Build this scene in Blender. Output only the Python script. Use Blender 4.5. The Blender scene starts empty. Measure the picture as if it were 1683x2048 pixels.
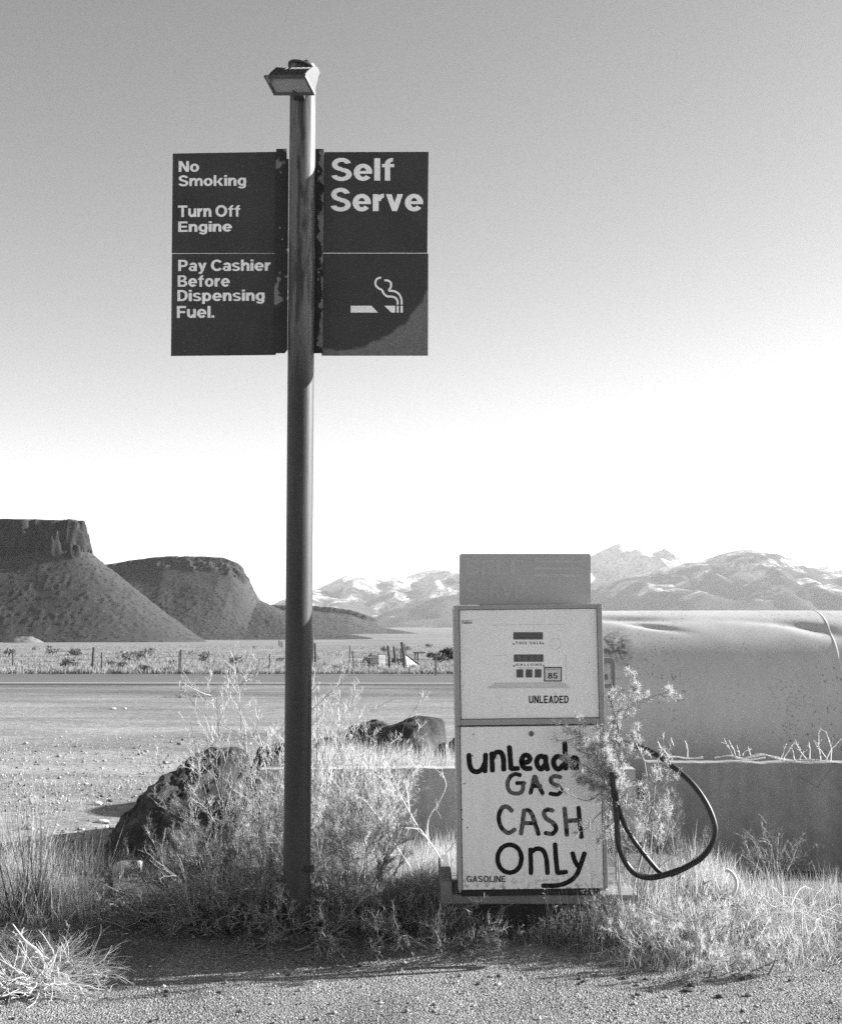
import bpy, bmesh, math, random
import numpy as np
from mathutils import Vector, Matrix
from mathutils import noise as mnoise

S = bpy.context.scene
COL = S.collection
R = math.radians

# ------------------------------------------------------------------ camera
F = 2600.0                       # focal length in pixels of the 1683 x 2048 photograph
EYE = 1.55
TH = math.atan(236 / F)          # slight upward tilt
cam = bpy.data.cameras.new('camera')
cam.sensor_fit = 'VERTICAL'
cam.sensor_height = 24.0
cam.lens = F / 2048 * 24.0
cam.clip_start = 0.1
cam.clip_end = 30000
co = bpy.data.objects.new('camera', cam)
COL.objects.link(co)
co.location = (0, 0, EYE)
co.rotation_euler = (math.pi / 2 + TH, 0, 0)
S.camera = co

# ------------------------------------------------------------------ sky, sun, exposure
EL, AZ = R(21), R(75)            # sun low at the right, a little behind the pump
SUN = Vector((math.cos(EL) * math.sin(AZ), math.cos(EL) * math.cos(AZ), math.sin(EL)))
w = bpy.data.worlds.new('World'); S.world = w; w.use_nodes = True
nt = w.node_tree; nt.nodes.clear()
wo = nt.nodes.new('ShaderNodeOutputWorld'); bg = nt.nodes.new('ShaderNodeBackground')
sky = nt.nodes.new('ShaderNodeTexSky'); sky.sky_type = 'NISHITA'; sky.sun_disc = False
sky.sun_elevation = EL; sky.sun_rotation = AZ
sky.air_density = 1.0; sky.dust_density = 1.2; sky.ozone_density = 1.0; sky.altitude = 1500
sep = nt.nodes.new('ShaderNodeSeparateColor')      # black-and-white film behind a red filter
cmb = nt.nodes.new('ShaderNodeCombineColor')
nt.links.new(sky.outputs[0], sep.inputs[0])
mixr = nt.nodes.new('ShaderNodeMath'); mixr.operation = 'MULTIPLY_ADD'
mixg = nt.nodes.new('ShaderNodeMath'); mixg.operation = 'MULTIPLY'; mixg.inputs[1].default_value = 0.25
nt.links.new(sep.outputs[1], mixg.inputs[0])
nt.links.new(sep.outputs[0], mixr.inputs[0]); mixr.inputs[1].default_value = 0.75
nt.links.new(mixg.outputs[0], mixr.inputs[2])
pw = nt.nodes.new('ShaderNodeMath'); pw.operation = 'POWER'; pw.inputs[1].default_value = 1.3   # film contrast
nt.links.new(mixr.outputs[0], pw.inputs[0])
for i in range(3):
    nt.links.new(pw.outputs[0], cmb.inputs[i])
nt.links.new(cmb.outputs[0], bg.inputs[0])
bg.inputs[1].default_value = 0.0555
nt.links.new(bg.outputs[0], wo.inputs[0])

sl = bpy.data.lights.new('sun', 'SUN'); sl.energy = 4.0; sl.angle = R(0.5); sl.color = (1, 1, 1)
so = bpy.data.objects.new('sun', sl); COL.objects.link(so)
so.location = SUN * 50
so.rotation_euler = SUN.to_track_quat('Z', 'Y').to_euler()

S.view_settings.view_transform = 'Standard'; S.view_settings.look = 'None'
S.view_settings.exposure = 1.95; S.view_settings.gamma = 1.0; S.view_settings.use_curve_mapping = False
S.cycles.use_denoising = False        # keep the fine twigs and a little film-like grain
S.cycles.volume_bounces = 0
S.cycles.max_bounces = 8
S.cycles.transparent_max_bounces = 8

# ------------------------------------------------------------------ pixel <-> place
CT, ST = math.cos(TH), math.sin(TH)
def ray(u, v):
    a, b = (u - 841.5) / F, (v - 1024) / F
    return Vector((a, CT + b * ST, ST - b * CT))
def P(u, v, Y):
    d = ray(u, v); k = Y / d.y
    return Vector((d.x * k, Y, EYE + d.z * k))
def PZ(u, v, z=0.0):
    d = ray(u, v); k = (z - EYE) / d.z
    return Vector((d.x * k, d.y * k, z))

# ------------------------------------------------------------------ numpy noise and the lie of the land
def _h(ix, iy, s):
    n = (ix * 374761393 + iy * 668265263 + s * 974634773) & 0xffffffff
    n = ((n ^ (n >> 13)) * 1274126177) & 0xffffffff
    return ((n ^ (n >> 16)) & 0xffff) / 65535.0
def vn(x, y, s=0):
    x = np.asarray(x, float); y = np.asarray(y, float)
    ix = np.floor(x).astype(np.int64); iy = np.floor(y).astype(np.int64)
    fx = x - ix; fy = y - iy
    fx = fx * fx * (3 - 2 * fx); fy = fy * fy * (3 - 2 * fy)
    a = _h(ix, iy, s); b = _h(ix + 1, iy, s); c = _h(ix, iy + 1, s); d = _h(ix + 1, iy + 1, s)
    return (a * (1 - fx) + b * fx) * (1 - fy) + (c * (1 - fx) + d * fx) * fy
def fbm(x, y, s=0, o=4):
    t = 0; a = .5
    for k in range(o):
        t = t + a * (vn(x * 2 ** k, y * 2 ** k, s + k) - .5) * 2; a *= .5
    return t
def ss(a, b, t):
    t = np.clip((t - a) / (b - a), 0, 1); return t * t * (3 - 2 * t)
def gz(x, y):
    x = np.asarray(x, float); y = np.asarray(y, float)
    far = np.where(y < 50, 0, np.where(y < 900, -.0076 * (y - 50), np.where(y < 5000, -6.46 + (y - 900) * .0043, 11.2 + (y - 5000) * .002)))
    near = 1 - ss(18, 40, y)
    h = far + .05 * fbm(x * .35, y * .35, 3) * ss(6.6, 8, y) * near + .012 * fbm(x * 2.2, y * 2.2, 7) * near
    h = h + .25 * fbm(x * .05, y * .05, 9) * ss(60, 120, y)
    h = h + .13 * ss(-1.6, -1.0, x) * (1 - ss(1.5, 2.0, x)) * ss(6.72, 6.95, y) * (1 - ss(9, 11, y))
    h = h + .06 * ss(6.2, 6.5, y) * (1 - ss(7, 9, y))
    h = h + .40 * ss(-1.5, -.9, x) * (1 - ss(1.18, 1.28, x)) * ss(8.68, 8.80, y) * (1 - ss(10.6, 12, y))
    return h
def g1(x, y):
    return float(gz(x, y))

# ------------------------------------------------------------------ objects
def mat_of(o):
    m = Matrix.Identity(4)
    while o is not None:
        m = o.matrix_basis @ m; o = o.parent
    return m
def tag(o, label=None, cat=None, group=None, kind=None):
    if label: o['label'] = label
    if cat: o['category'] = cat
    if group: o['group'] = group
    if kind: o['kind'] = kind
    return o
def thing(name, loc, label, cat, group=None, rot=None):
    o = bpy.data.objects.new(name, None); COL.objects.link(o)
    o.empty_display_size = .2
    o.location = loc
    if rot: o.rotation_euler = rot
    return tag(o, label, cat, group)
def link(name, me, mat, parent, world, origin):
    """world=True: vertices came in world coordinates and are moved into the parent's (or origin's) frame"""
    if world:
        m = mat_of(parent) if parent else Matrix.Translation(Vector(origin) if origin is not None else Vector())
        me.transform(m.inverted())
    if mat: me.materials.append(mat)
    o = bpy.data.objects.new(name, me); COL.objects.link(o)
    if parent: o.parent = parent
    elif origin is not None: o.location = origin
    return o

class MB:
    """collects shapes, then links them as one mesh object"""
    def __init__(s): s.v = []; s.f = []
    def add(s, vs, fs, M=None):
        n = len(s.v)
        s.v += [tuple(M @ Vector(p)) if M else tuple(p) for p in vs]
        s.f += [tuple(i + n for i in f) for f in fs]
    def box(s, x0, x1, y0, y1, z0, z1, M=None):
        vs = [(x, y, z) for z in (z0, z1) for y in (y0, y1) for x in (x0, x1)]
        s.add(vs, [(0, 2, 3, 1), (4, 5, 7, 6), (0, 1, 5, 4), (2, 6, 7, 3), (0, 4, 6, 2), (1, 3, 7, 5)], M)
    def prism(s, poly, y0, y1, M=None):
        """polygon in x,z (counter-clockwise seen from -y) pushed from y0 to y1"""
        n = len(poly)
        vs = [(x, y0, z) for x, z in poly] + [(x, y1, z) for x, z in poly]
        fs = [tuple(range(n)), tuple(range(2 * n - 1, n - 1, -1))]
        fs += [(i, i + n, (i + 1) % n + n, (i + 1) % n) for i in range(n)]
        s.add(vs, fs, M)
    def tube(s, pts, r, n=10, cap=True):
        pts = [Vector(p) for p in pts]
        rr = r if hasattr(r, '__len__') else [r] * len(pts)
        t0 = (pts[1] - pts[0]).normalized()
        a = t0.cross(Vector((0, 0, 1)));
        if a.length < .05: a = t0.cross(Vector((1, 0, 0)))
        a.normalize(); base = len(s.v); vs = []
        for i, p in enumerate(pts):
            t = (pts[min(i + 1, len(pts) - 1)] - pts[max(i - 1, 0)]).normalized()
            a = (a - t * a.dot(t)).normalized(); b = t.cross(a)
            for k in range(n):
                q = 2 * math.pi * k / n
                vs.append(tuple(p + (a * math.cos(q) + b * math.sin(q)) * rr[i]))
        fs = []
        for i in range(len(pts) - 1):
            for k in range(n):
                k2 = (k + 1) % n
                fs.append((i * n + k, i * n + k2, (i + 1) * n + k2, (i + 1) * n + k))
        if cap:
            fs.append(tuple(range(n - 1, -1, -1))); m = (len(pts) - 1) * n
            fs.append(tuple(range(m, m + n)))
        s.add(vs, fs)
    def lathe(s, prof, n=24, M=None):
        """profile of (radius, z)"""
        vs = []; fs = []
        for r, z in prof:
            for k in range(n):
                q = 2 * math.pi * k / n; vs.append((r * math.cos(q), r * math.sin(q), z))
        for i in range(len(prof) - 1):
            for k in range(n):
                k2 = (k + 1) % n
                fs.append((i * n + k, i * n + k2, (i + 1) * n + k2, (i + 1) * n + k))
        fs.append(tuple(range(n - 1, -1, -1))); m = (len(prof) - 1) * n
        fs.append(tuple(range(m, m + n)))
        s.add(vs, fs, M)
    def build(s, name, mat, parent=None, world=True, origin=None, smooth=False, bevel=0, seg=2):
        me = bpy.data.meshes.new(name); me.from_pydata(s.v, [], s.f); me.update()
        o = link(name, me, mat, parent, world, origin)
        if smooth:
            me.polygons.foreach_set('use_smooth', [True] * len(me.polygons))
            me.set_sharp_from_angle(angle=R(40))
        if bevel:
            b = o.modifiers.new('bevel', 'BEVEL'); b.width = bevel; b.segments = seg; b.limit_method = 'ANGLE'; b.angle_limit = R(35)
        return o

class NP:
    """numpy mesh collector for foliage and terrain"""
    def __init__(s): s.v = []; s.q = []; s.t = []; s.n = 0
    def add(s, V, Q=None, T=None):
        V = np.asarray(V, np.float32).reshape(-1, 3)
        if Q is not None: s.q.append(np.asarray(Q, np.int64).reshape(-1, 4) + s.n)
        if T is not None: s.t.append(np.asarray(T, np.int64).reshape(-1, 3) + s.n)
        s.v.append(V); s.n += len(V)
    def tubes(s, Pn, r0, r1=None, sides=3):
        """Pn (N,K,3), radius per polyline at its foot and tip"""
        Pn = np.asarray(Pn, float)
        if len(Pn) == 0: return
        N, K, _ = Pn.shape
        r0 = np.broadcast_to(np.asarray(r0, float), (N,)); r1 = r0 * .35 if r1 is None else np.broadcast_to(np.asarray(r1, float), (N,))
        T = np.gradient(Pn, axis=1); T /= np.linalg.norm(T, axis=2, keepdims=True) + 1e-9
        ref = np.array([.31, .87, .38]); A = np.cross(T, ref); A /= np.linalg.norm(A, axis=2, keepdims=True) + 1e-9
        B = np.cross(T, A)
        rr = r0[:, None] + (r1 - r0)[:, None] * np.linspace(0, 1, K)[None, :]
        q = np.arange(sides) * 2 * np.pi / sides
        V = Pn[:, :, None, :] + (A[:, :, None, :] * np.cos(q)[None, None, :, None] + B[:, :, None, :] * np.sin(q)[None, None, :, None]) * rr[:, :, None, None]
        idx = np.arange(N * K * sides).reshape(N, K, sides)
        a = idx[:, :-1, :]; b = idx[:, 1:, :]
        Q = np.stack([a, np.roll(a, -1, 2), np.roll(b, -1, 2), b], -1)
        s.add(V, Q)
    def blades(s, Pn, wdt, rng, tip=.1):
        """flat tapering ribbons along polylines"""
        Pn = np.asarray(Pn, float); N, K, _ = Pn.shape
        if N == 0: return
        wdt = np.broadcast_to(np.asarray(wdt, float), (N,))
        q = rng.uniform(0, 2 * np.pi, N); D = np.stack([np.cos(q), np.sin(q), 0 * q], -1)
        prof = np.linspace(1, tip, K)
        off = D[:, None, :] * (wdt[:, None] * prof[None, :])[:, :, None] * .5
        V = np.stack([Pn - off, Pn + off], 2)
        idx = np.arange(N * K * 2).reshape(N, K, 2)
        Q = np.stack([idx[:, :-1, 0], idx[:, :-1, 1], idx[:, 1:, 1], idx[:, 1:, 0]], -1)
        s.add(V, Q)
    def leaves(s, C, D, L, W, rng):
        """little diamond leaves at C pointing along D"""
        N = len(C)
        if N == 0: return
        D = D / (np.linalg.norm(D, axis=1, keepdims=True) + 1e-9)
        X = np.cross(D, rng.normal(size=(N, 3))); X /= np.linalg.norm(X, axis=1, keepdims=True) + 1e-9
        L = np.broadcast_to(L, (N,))[:, None]; W = np.broadcast_to(W, (N,))[:, None]
        V = np.stack([C, C + D * L * .5 + X * W * .5, C + D * L, C + D * L * .5 - X * W * .5], 1)
        s.add(V, np.arange(N * 4).reshape(N, 4))
    def grid(s, X, Y, Z):
        n, m = X.shape
        idx = np.arange(n * m).reshape(n, m)
        Q = np.stack([idx[:-1, :-1], idx[:-1, 1:], idx[1:, 1:], idx[1:, :-1]], -1)
        s.add(np.stack([X, Y, Z], -1), Q)
    def build(s, name, mat, parent=None, origin=None, smooth=False, world=True):
        V = np.concatenate(s.v) if s.v else np.zeros((0, 3), np.float32)
        Q = np.concatenate(s.q) if s.q else np.zeros((0, 4), np.int64)
        T = np.concatenate(s.t) if s.t else np.zeros((0, 3), np.int64)
        me = bpy.data.meshes.new(name)
        me.vertices.add(len(V)); me.vertices.foreach_set('co', V.astype(np.float32).ravel())
        me.loops.add(Q.size + T.size); me.loops.foreach_set('vertex_index', np.concatenate([Q.ravel(), T.ravel()]).astype(np.int32))
        st = np.concatenate([np.arange(len(Q)) * 4, Q.size + np.arange(len(T)) * 3]).astype(np.int32)
        me.polygons.add(len(st)); me.polygons.foreach_set('loop_start', st)
        me.update(calc_edges=True)
        if smooth: me.polygons.foreach_set('use_smooth', np.ones(len(st), bool))
        return link(name, me, mat, parent, world, origin)

# ------------------------------------------------------------------ materials (all grey: the place is seen on black-and-white film)
class NT:
    def __init__(s, name):
        s.m = bpy.data.materials.new(name); s.m.use_nodes = True
        s.t = s.m.node_tree; s.t.nodes.clear()
        s.out = s.t.nodes.new('ShaderNodeOutputMaterial')
        s._co = None
    def n(s, typ, ins=None, **kw):
        nd = s.t.nodes.new(typ)
        for k, v in kw.items(): setattr(nd, k, v)
        for k, v in (ins or {}).items(): s.set(nd.inputs[k], v)
        return nd
    def set(s, sock, v):
        if isinstance(v, bpy.types.NodeSocket): s.t.links.new(v, sock)
        elif isinstance(v, (int, float)) and sock.type == 'RGBA': sock.default_value = (v, v, v, 1)
        else: sock.default_value = v
    def co(s, scale=(1, 1, 1)):
        if s._co is None: s._co = s.n('ShaderNodeTexCoord').outputs['Object']
        if scale == (1, 1, 1): return s._co
        return s.n('ShaderNodeMapping', {'Vector': s._co, 'Scale': scale}).outputs[0]
    def noise(s, sc, det=4, rough=.55, vec=None, dist=0):
        return s.n('ShaderNodeTexNoise', {'Vector': vec or s.co(), 'Scale': sc, 'Detail': det, 'Roughness': rough, 'Distortion': dist}).outputs[0]
    def vor(s, sc, vec=None, feat='F1', out='Distance'):
        return s.n('ShaderNodeTexVoronoi', {'Vector': vec or s.co(), 'Scale': sc}, feature=feat).outputs[out]
    def ma(s, op, a, b=None, c=None, clamp=False):
        nd = s.n('ShaderNodeMath', operation=op, use_clamp=clamp); s.set(nd.inputs[0], a)
        if b is not None: s.set(nd.inputs[1], b)
        if c is not None: s.set(nd.inputs[2], c)
        return nd.outputs[0]
    def ramp(s, f, *st):
        nd = s.n('ShaderNodeValToRGB', {0: f}); e = nd.color_ramp.elements
        for i, (p, v) in enumerate(st):
            k = e[i] if i < 2 else e.new(p)
            k.position = p; k.color = (v, v, v, 1)
        return nd.outputs[0]
    def rng(s, f, a, b, c, d):
        return s.n('ShaderNodeMapRange', {0: f, 1: a, 2: b, 3: c, 4: d}).outputs[0]
    def mix(s, f, a, b):
        nd = s.n('ShaderNodeMix', data_type='RGBA'); s.set(nd.inputs[0], f); s.set(nd.inputs[6], a); s.set(nd.inputs[7], b)
        return nd.outputs[2]
    def mul(s, a, b):
        nd = s.n('ShaderNodeMix', data_type='RGBA', blend_type='MULTIPLY'); nd.inputs[0].default_value = 1; s.set(nd.inputs[6], a); s.set(nd.inputs[7], b)
        return nd.outputs[2]
    def xyz(s):
        return s.n('ShaderNodeSeparateXYZ', {0: s.co()}).outputs
    def island(s):
        return s.n('ShaderNodeNewGeometry').outputs['Random Per Island']
    def bump(s, h, st=.3, d=.01):
        return s.n('ShaderNodeBump', {'Height': h, 'Strength': st, 'Distance': d}).outputs[0]
    def pbr(s, col, rough=.8, metal=0, nrm=None, spec=.3):
        b = s.n('ShaderNodeBsdfPrincipled', {'Base Color': col, 'Roughness': rough, 'Metallic': metal, 'Specular IOR Level': spec})
        if nrm is not None: s.set(b.inputs['Normal'], nrm)
        s.t.links.new(b.outputs[0], s.out.inputs[0]); return s.m
    def leaf(s, col, tr=.4):
        d = s.n('ShaderNodeBsdfDiffuse', {'Color': col}); t = s.n('ShaderNodeBsdfTranslucent', {'Color': col})
        x = s.n('ShaderNodeMixShader', {0: tr, 1: d.outputs[0], 2: t.outputs[0]})
        s.t.links.new(x.outputs[0], s.out.inputs[0]); return s.m

def paint(name, v, var=.12, sc=6, rough=.55, speck=None, bump=0.0, spec=.35):
    """painted or plain surface: base tone, cloudy wear, optional dark specks"""
    t = NT(name)
    c = t.ramp(t.noise(sc, 6, .6), (.3, v * (1 - var)), (.7, v * (1 + var)))
    c = t.mul(c, t.ramp(t.noise(sc * 22, 3), (.3, .93), (.7, 1.0)))
    if speck:
        m = t.ramp(t.noise(speck[0], 3, .6), (speck[1], 0), (speck[1] + .03, 1))
        c = t.mix(m, c, v * speck[2])
    nr = t.bump(t.noise(sc * 12, 4), .25, bump) if bump else None
    return t.pbr(c, rough, 0, nr, spec)
def straw(name, lo, hi, tr=.45):
    t = NT(name)
    return t.leaf(t.ramp(t.island(), (0, lo), (1, hi)), tr)

# ================================================================== the setting
# ground: one sheet from behind the camera to beyond the mountains
def spaced(fine0, fine1, step, lo, hi, g=1.13):
    a = list(np.arange(fine0, fine1 + 1e-6, step)); d = step; x = fine1
    while x < hi: d *= g; x += d; a.append(min(x, hi))
    d = step; x = fine0; b = []
    while x > lo: d *= g; x -= d; b.append(max(x, lo))
    return np.array(b[::-1] + a)
gx = spaced(-3.2, 3.2, .05, -8600, 8600); gy = spaced(4.6, 11.5, .05, -60, 11800, 1.1)
GX, GY = np.meshgrid(gx, gy)

def ground_mat():
    t = NT('desert_ground')
    x, y, z = t.xyz()
    wob = t.noise(.9, 4)
    yy = t.ma('ADD', y, t.ma('MULTIPLY', t.ma('SUBTRACT', wob, .5), .55))
    # chip-seal gravel in the foreground
    v1 = t.n('ShaderNodeTexVoronoi', {'Vector': t.co(), 'Scale': 100.0}).outputs
    v2 = t.n('ShaderNodeTexVoronoi', {'Vector': t.co(), 'Scale': 210.0}).outputs
    chips = t.ramp(v1['Color'], (.1, .07), (.5, .22), (.8, .38), (.97, .62))
    chips = t.mix(.4, chips, t.ramp(v2['Color'], (.1, .07), (.85, .45)))
    chips = t.mul(chips, t.ramp(t.noise(1.6, 5), (.3, .72), (.72, 1.2)))
    gh = t.ma('ADD', t.ma('MULTIPLY', v1['Distance'], -1.0), t.ma('MULTIPLY', t.noise(140, 3), .5))
    # bare dirt lot
    st = t.noise(1.0, 8, .68, t.co((.14, .45, 1)))
    st2 = t.noise(1.0, 5, .6, t.co((.35, 2.2, 1)))
    dirt = t.ramp(st, (.3, .19), (.48, .29), (.7, .42))
    dirt = t.mul(dirt, t.ramp(st2, (.3, .86), (.7, 1.1)))
    dirt = t.mul(dirt, t.ramp(t.noise(5, 9, .78), (.3, .55), (.7, 1.32)))
    dirt = t.mul(dirt, t.ramp(t.noise(17, 5, .8), (.35, .62), (.65, 1.25)))
    dirt = t.mul(dirt, t.ramp(t.noise(45, 3, .7), (.35, .7), (.65, 1.15)))
    sto = t.ramp(t.vor(7.0), (.05, 1), (.085, 0))
    dirt = t.mix(t.ma('MULTIPLY', sto, t.ramp(t.noise(2.2, 3), (.5, 0), (.6, .8))), dirt, .5)
    # darker roadside strip
    strip = t.ramp(t.ma('ADD', y, t.ma('MULTIPLY', st, 10)), (0, 0), (1, 0))
    rs = t.ma('MULTIPLY', t.rng(yy, 26, 33, 0, 1), t.rng(yy, 46, 50, 1, 0))
    rs = t.ma('MULTIPLY', rs, t.ramp(t.noise(1.0, 5, .6, t.co((.12, .5, 1))), (.36, .25), (.6, 1)))
    dirt = t.mix(rs, dirt, t.mul(t.noise(6, 4), .24))
    # plain beyond the road
    pl = t.ramp(t.noise(.35, 6, .65, t.co((.5, .25, 1))), (.3, .13), (.5, .24), (.72, .36))
    pl = t.mul(pl, t.ramp(t.noise(2.0, 3), (.35, .6), (.65, 1.15)))
    far = t.ramp(t.noise(.02, 5), (.3, .15), (.7, .27))
    pl = t.mix(t.rng(y, 150, 600, 0, 1), pl, far)
    c = t.mix(t.rng(yy, 46, 50, 0, 1), dirt, pl)
    # organic soil of the island, toned darker to deepen the shade under its weeds
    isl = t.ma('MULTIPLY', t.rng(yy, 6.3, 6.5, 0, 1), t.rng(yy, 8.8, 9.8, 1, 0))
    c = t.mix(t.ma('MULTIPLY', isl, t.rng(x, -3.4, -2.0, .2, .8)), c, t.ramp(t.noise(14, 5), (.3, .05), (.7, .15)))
    c = t.mix(t.rng(yy, 6.42, 6.30, 0, 1), c, chips)
    h = t.mix(t.rng(yy, 6.42, 6.30, 0, 1), t.mul(t.noise(30, 6, .7), 1.0), gh)
    near = t.rng(y, 10, 40, 1, 0)
    b = t.n('ShaderNodeBump', {'Height': h, 'Distance': .012, 'Strength': .8}).outputs[0]
    return t.pbr(c, .95, 0, b, .1)
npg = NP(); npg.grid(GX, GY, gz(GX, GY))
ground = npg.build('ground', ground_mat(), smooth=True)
tag(ground, kind='structure')

# the highway: a slightly slanting strip of asphalt with two pale edge lines
RA = math.atan2(-1.25, 12.0) * .27
def strip(name, d0, d1, mat, dz, label=None):
    n = NP(); s = np.linspace(-420, 420, 240); d = np.linspace(d0, d1, 6 if d1 - d0 > 1 else 2)
    SX, D = np.meshgrid(s, d)
    X = SX * math.cos(RA) - D * math.sin(RA); Y = 37.9 + SX * math.sin(RA) + D * math.cos(RA)
    n.grid(X, Y, gz(X, Y) * 0 + .012 + dz)
    return tag(n.build(name, mat, smooth=True), label, kind='structure')
ta = NT('asphalt'); na = ta.noise(1.0, 5, .6, ta.co((.06, 1.2, 1)))
asphalt = ta.pbr(ta.mul(ta.ramp(na, (.3, .10), (.7, .145)), ta.ramp(ta.noise(40, 3), (.3, .8), (.7, 1.1))), .9)
strip('road', -.9, 6.2, asphalt, 0)
line_m = paint('road_paint', .62, .1, 2)
strip('road_edge_line', -.12, .12, line_m, .006)
strip('road_edge_line', 5.15, 5.3, paint('worn_road_paint', .34, .25, 1), .006)
strip('road_shoulder', 6.2, 7.6, paint('shoulder_dirt', .10, .35, .8), -.006)

# ---- mesas: flat-topped hills with a cliff and a long talus slope
def mesa_mat(name, dark, light, cliff, zc, sc):
    t = NT(name)
    x, y, z = t.xyz()
    c = t.ramp(t.noise(.03 * sc, 7, .7), (.25, dark), (.75, light))
    bush = t.ramp(t.vor(.34 * sc), (.28, 0), (.36, 1))
    c = t.mix(t.ma('MULTIPLY', t.ma('SUBTRACT', 1.0, bush), t.ramp(t.noise(.06 * sc, 5, .7), (.35, .25), (.65, .95))), c, dark * .40)
    c = t.mul(c, t.ramp(t.noise(1.3 * sc, 5, .75), (.3, .62), (.7, 1.3)))
    cl = t.ramp(t.noise(.25 * sc, 5, .6, t.co((1, 1, .18))), (.3, cliff * .5), (.7, cliff * 1.4))
    nz = t.n('ShaderNodeSeparateXYZ', {0: t.n('ShaderNodeNewGeometry').outputs['Normal']}).outputs[2]
    c = t.mix(t.ma('MULTIPLY', t.rng(nz, .55, .7, 1, 0), t.rng(z, zc - 6, zc + 2, 0, 1)), c, cl)
    b = t.n('ShaderNodeBump', {'Height': t.noise(1.3 * sc, 6, .7), 'Distance': .5 / sc, 'Strength': .7}).outputs[0]
    return t.pbr(c, .95, 0, b, .05)
def mesa(x0, x1, y0, y1, top, cliff, run, base, res, seed, mat, ext, topf=None, rad=30, conc=1.25, lump=.5, wcf=.28, skew=-.4):
    xs = np.arange(x0 - ext[0] + skew * ext[3] * 0, x1 + ext[1], res); ys = np.arange(y0 - ext[2], y0 + ext[3], res)
    X, Y = np.meshgrid(xs, ys)
    cx, cy, hx, hy = (x0 + x1) / 2, (y0 + y1) / 2, (x1 - x0) / 2 - rad, (y1 - y0) / 2 - rad
    Xs = X - skew * (Y - y0); dx = np.abs(Xs - cx) - hx; dy = np.abs(Y - cy) - hy
    d = np.hypot(np.maximum(dx, 0), np.maximum(dy, 0)) + np.minimum(np.maximum(dx, dy), 0) - rad
    d = d + run * .03 * fbm(X / (run * .35), Y / (run * .35), seed, 4)
    db = d + cliff * .34 * fbm(X / (cliff * .4), Y / (cliff * .4), seed + 11, 5) + cliff * .10 * fbm(X / 2.0, Y / 2.0, seed + 17, 2) + cliff * .3 * fbm(X / (cliff * 1.6), Y / (cliff * 1.6), seed + 13, 3)
    T = top if topf is None else topf(X, Y)
    T = T + cliff * .05 * fbm(X / cliff, Y / cliff, seed + 20, 3)
    cb = T - cliff * (1 + .55 * fbm(X / (cliff * .8), Y / (cliff * .8), seed + 5, 5))
    wc = cliff * wcf
    k = np.clip((db + wc) / wc, 0, 1)
    q = np.clip(d / run, 0, 1.3)
    ct = T - cliff * (1 + .22 * fbm(X / (cliff * 3), Y / (cliff * 3), seed + 6, 2))   # even top of the talus
    tal = base + (ct - base) * np.clip(1 - q, 0, 1) ** conc - np.where(q > .96, (q - .96) * 30, 0)
    steps = np.round(k * 3 + .35 * fbm(X / 6, Y / 6, seed + 3)) / 3
    kk = .55 * k + .45 * np.clip(steps, 0, 1)
    Z = np.where(db < 0, np.maximum(T + (np.minimum(cb, tal) - T) * kk, np.where(d > 0, tal, -99)), tal)
    gull = np.abs(fbm(X / (run * .16) + Y * .0, Y / (run * .5), seed + 31, 4))
    on = np.clip(q * 5, 0, 1) * np.clip((1 - q) * 4, 0, 1)
    Z = Z + on * (lump * .3 * fbm(X / 9, Y / 9, seed + 40, 3) + lump * 1.5 * np.maximum(fbm(X / 1.9, Y / 1.9, seed + 50, 2) - .1, 0) - gull * lump * .6)
    n = NP(); n.grid(X, Y, Z)
    return tag(n.build('mesa', mat, smooth=False), kind='structure')
mesa(-420, -173, 700, 900, 61.8, 20, 62, -5.2, .8, 4, mesa_mat('mesa_near_rock', .050, .074, .035, 40, 1.0), (0, 80, 75, 75), rad=18, conc=1.15, lump=.95)
def top2(X, Y):
    u = 841.5 + 2600 * X / 1100
    return 1.55 + np.interp(u, [100, 195, 260, 330, 400, 440, 465, 490, 515], [110, 130, 142, 148.5, 149, 146, 137, 118, 92]) / 2.364
mesa(-380, -132, 1100, 1350, 64, 12, 122, -8, .9, 8, mesa_mat('mesa_middle_rock', .054, .080, .040, 46, .8), (0, 150, 132, 90), topf=top2, rad=26, conc=1.85, lump=1.1, wcf=1.0)
def top3(X, Y):
    u = 841.5 + 2600 * X / 1700
    return 1.55 + np.interp(u, [300, 620, 665, 700, 740, 775], [52, 49, 45, 40, 27, 16]) / 1.53
mesa(-330, -45, 1700, 1950, 33, 6, 120, -10, 1.6, 15, mesa_mat('mesa_far_rock', .06, .11, .05, 12, .6), (0, 150, 130, 90), topf=top3, rad=30, conc=1.6, lump=.4)

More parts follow.
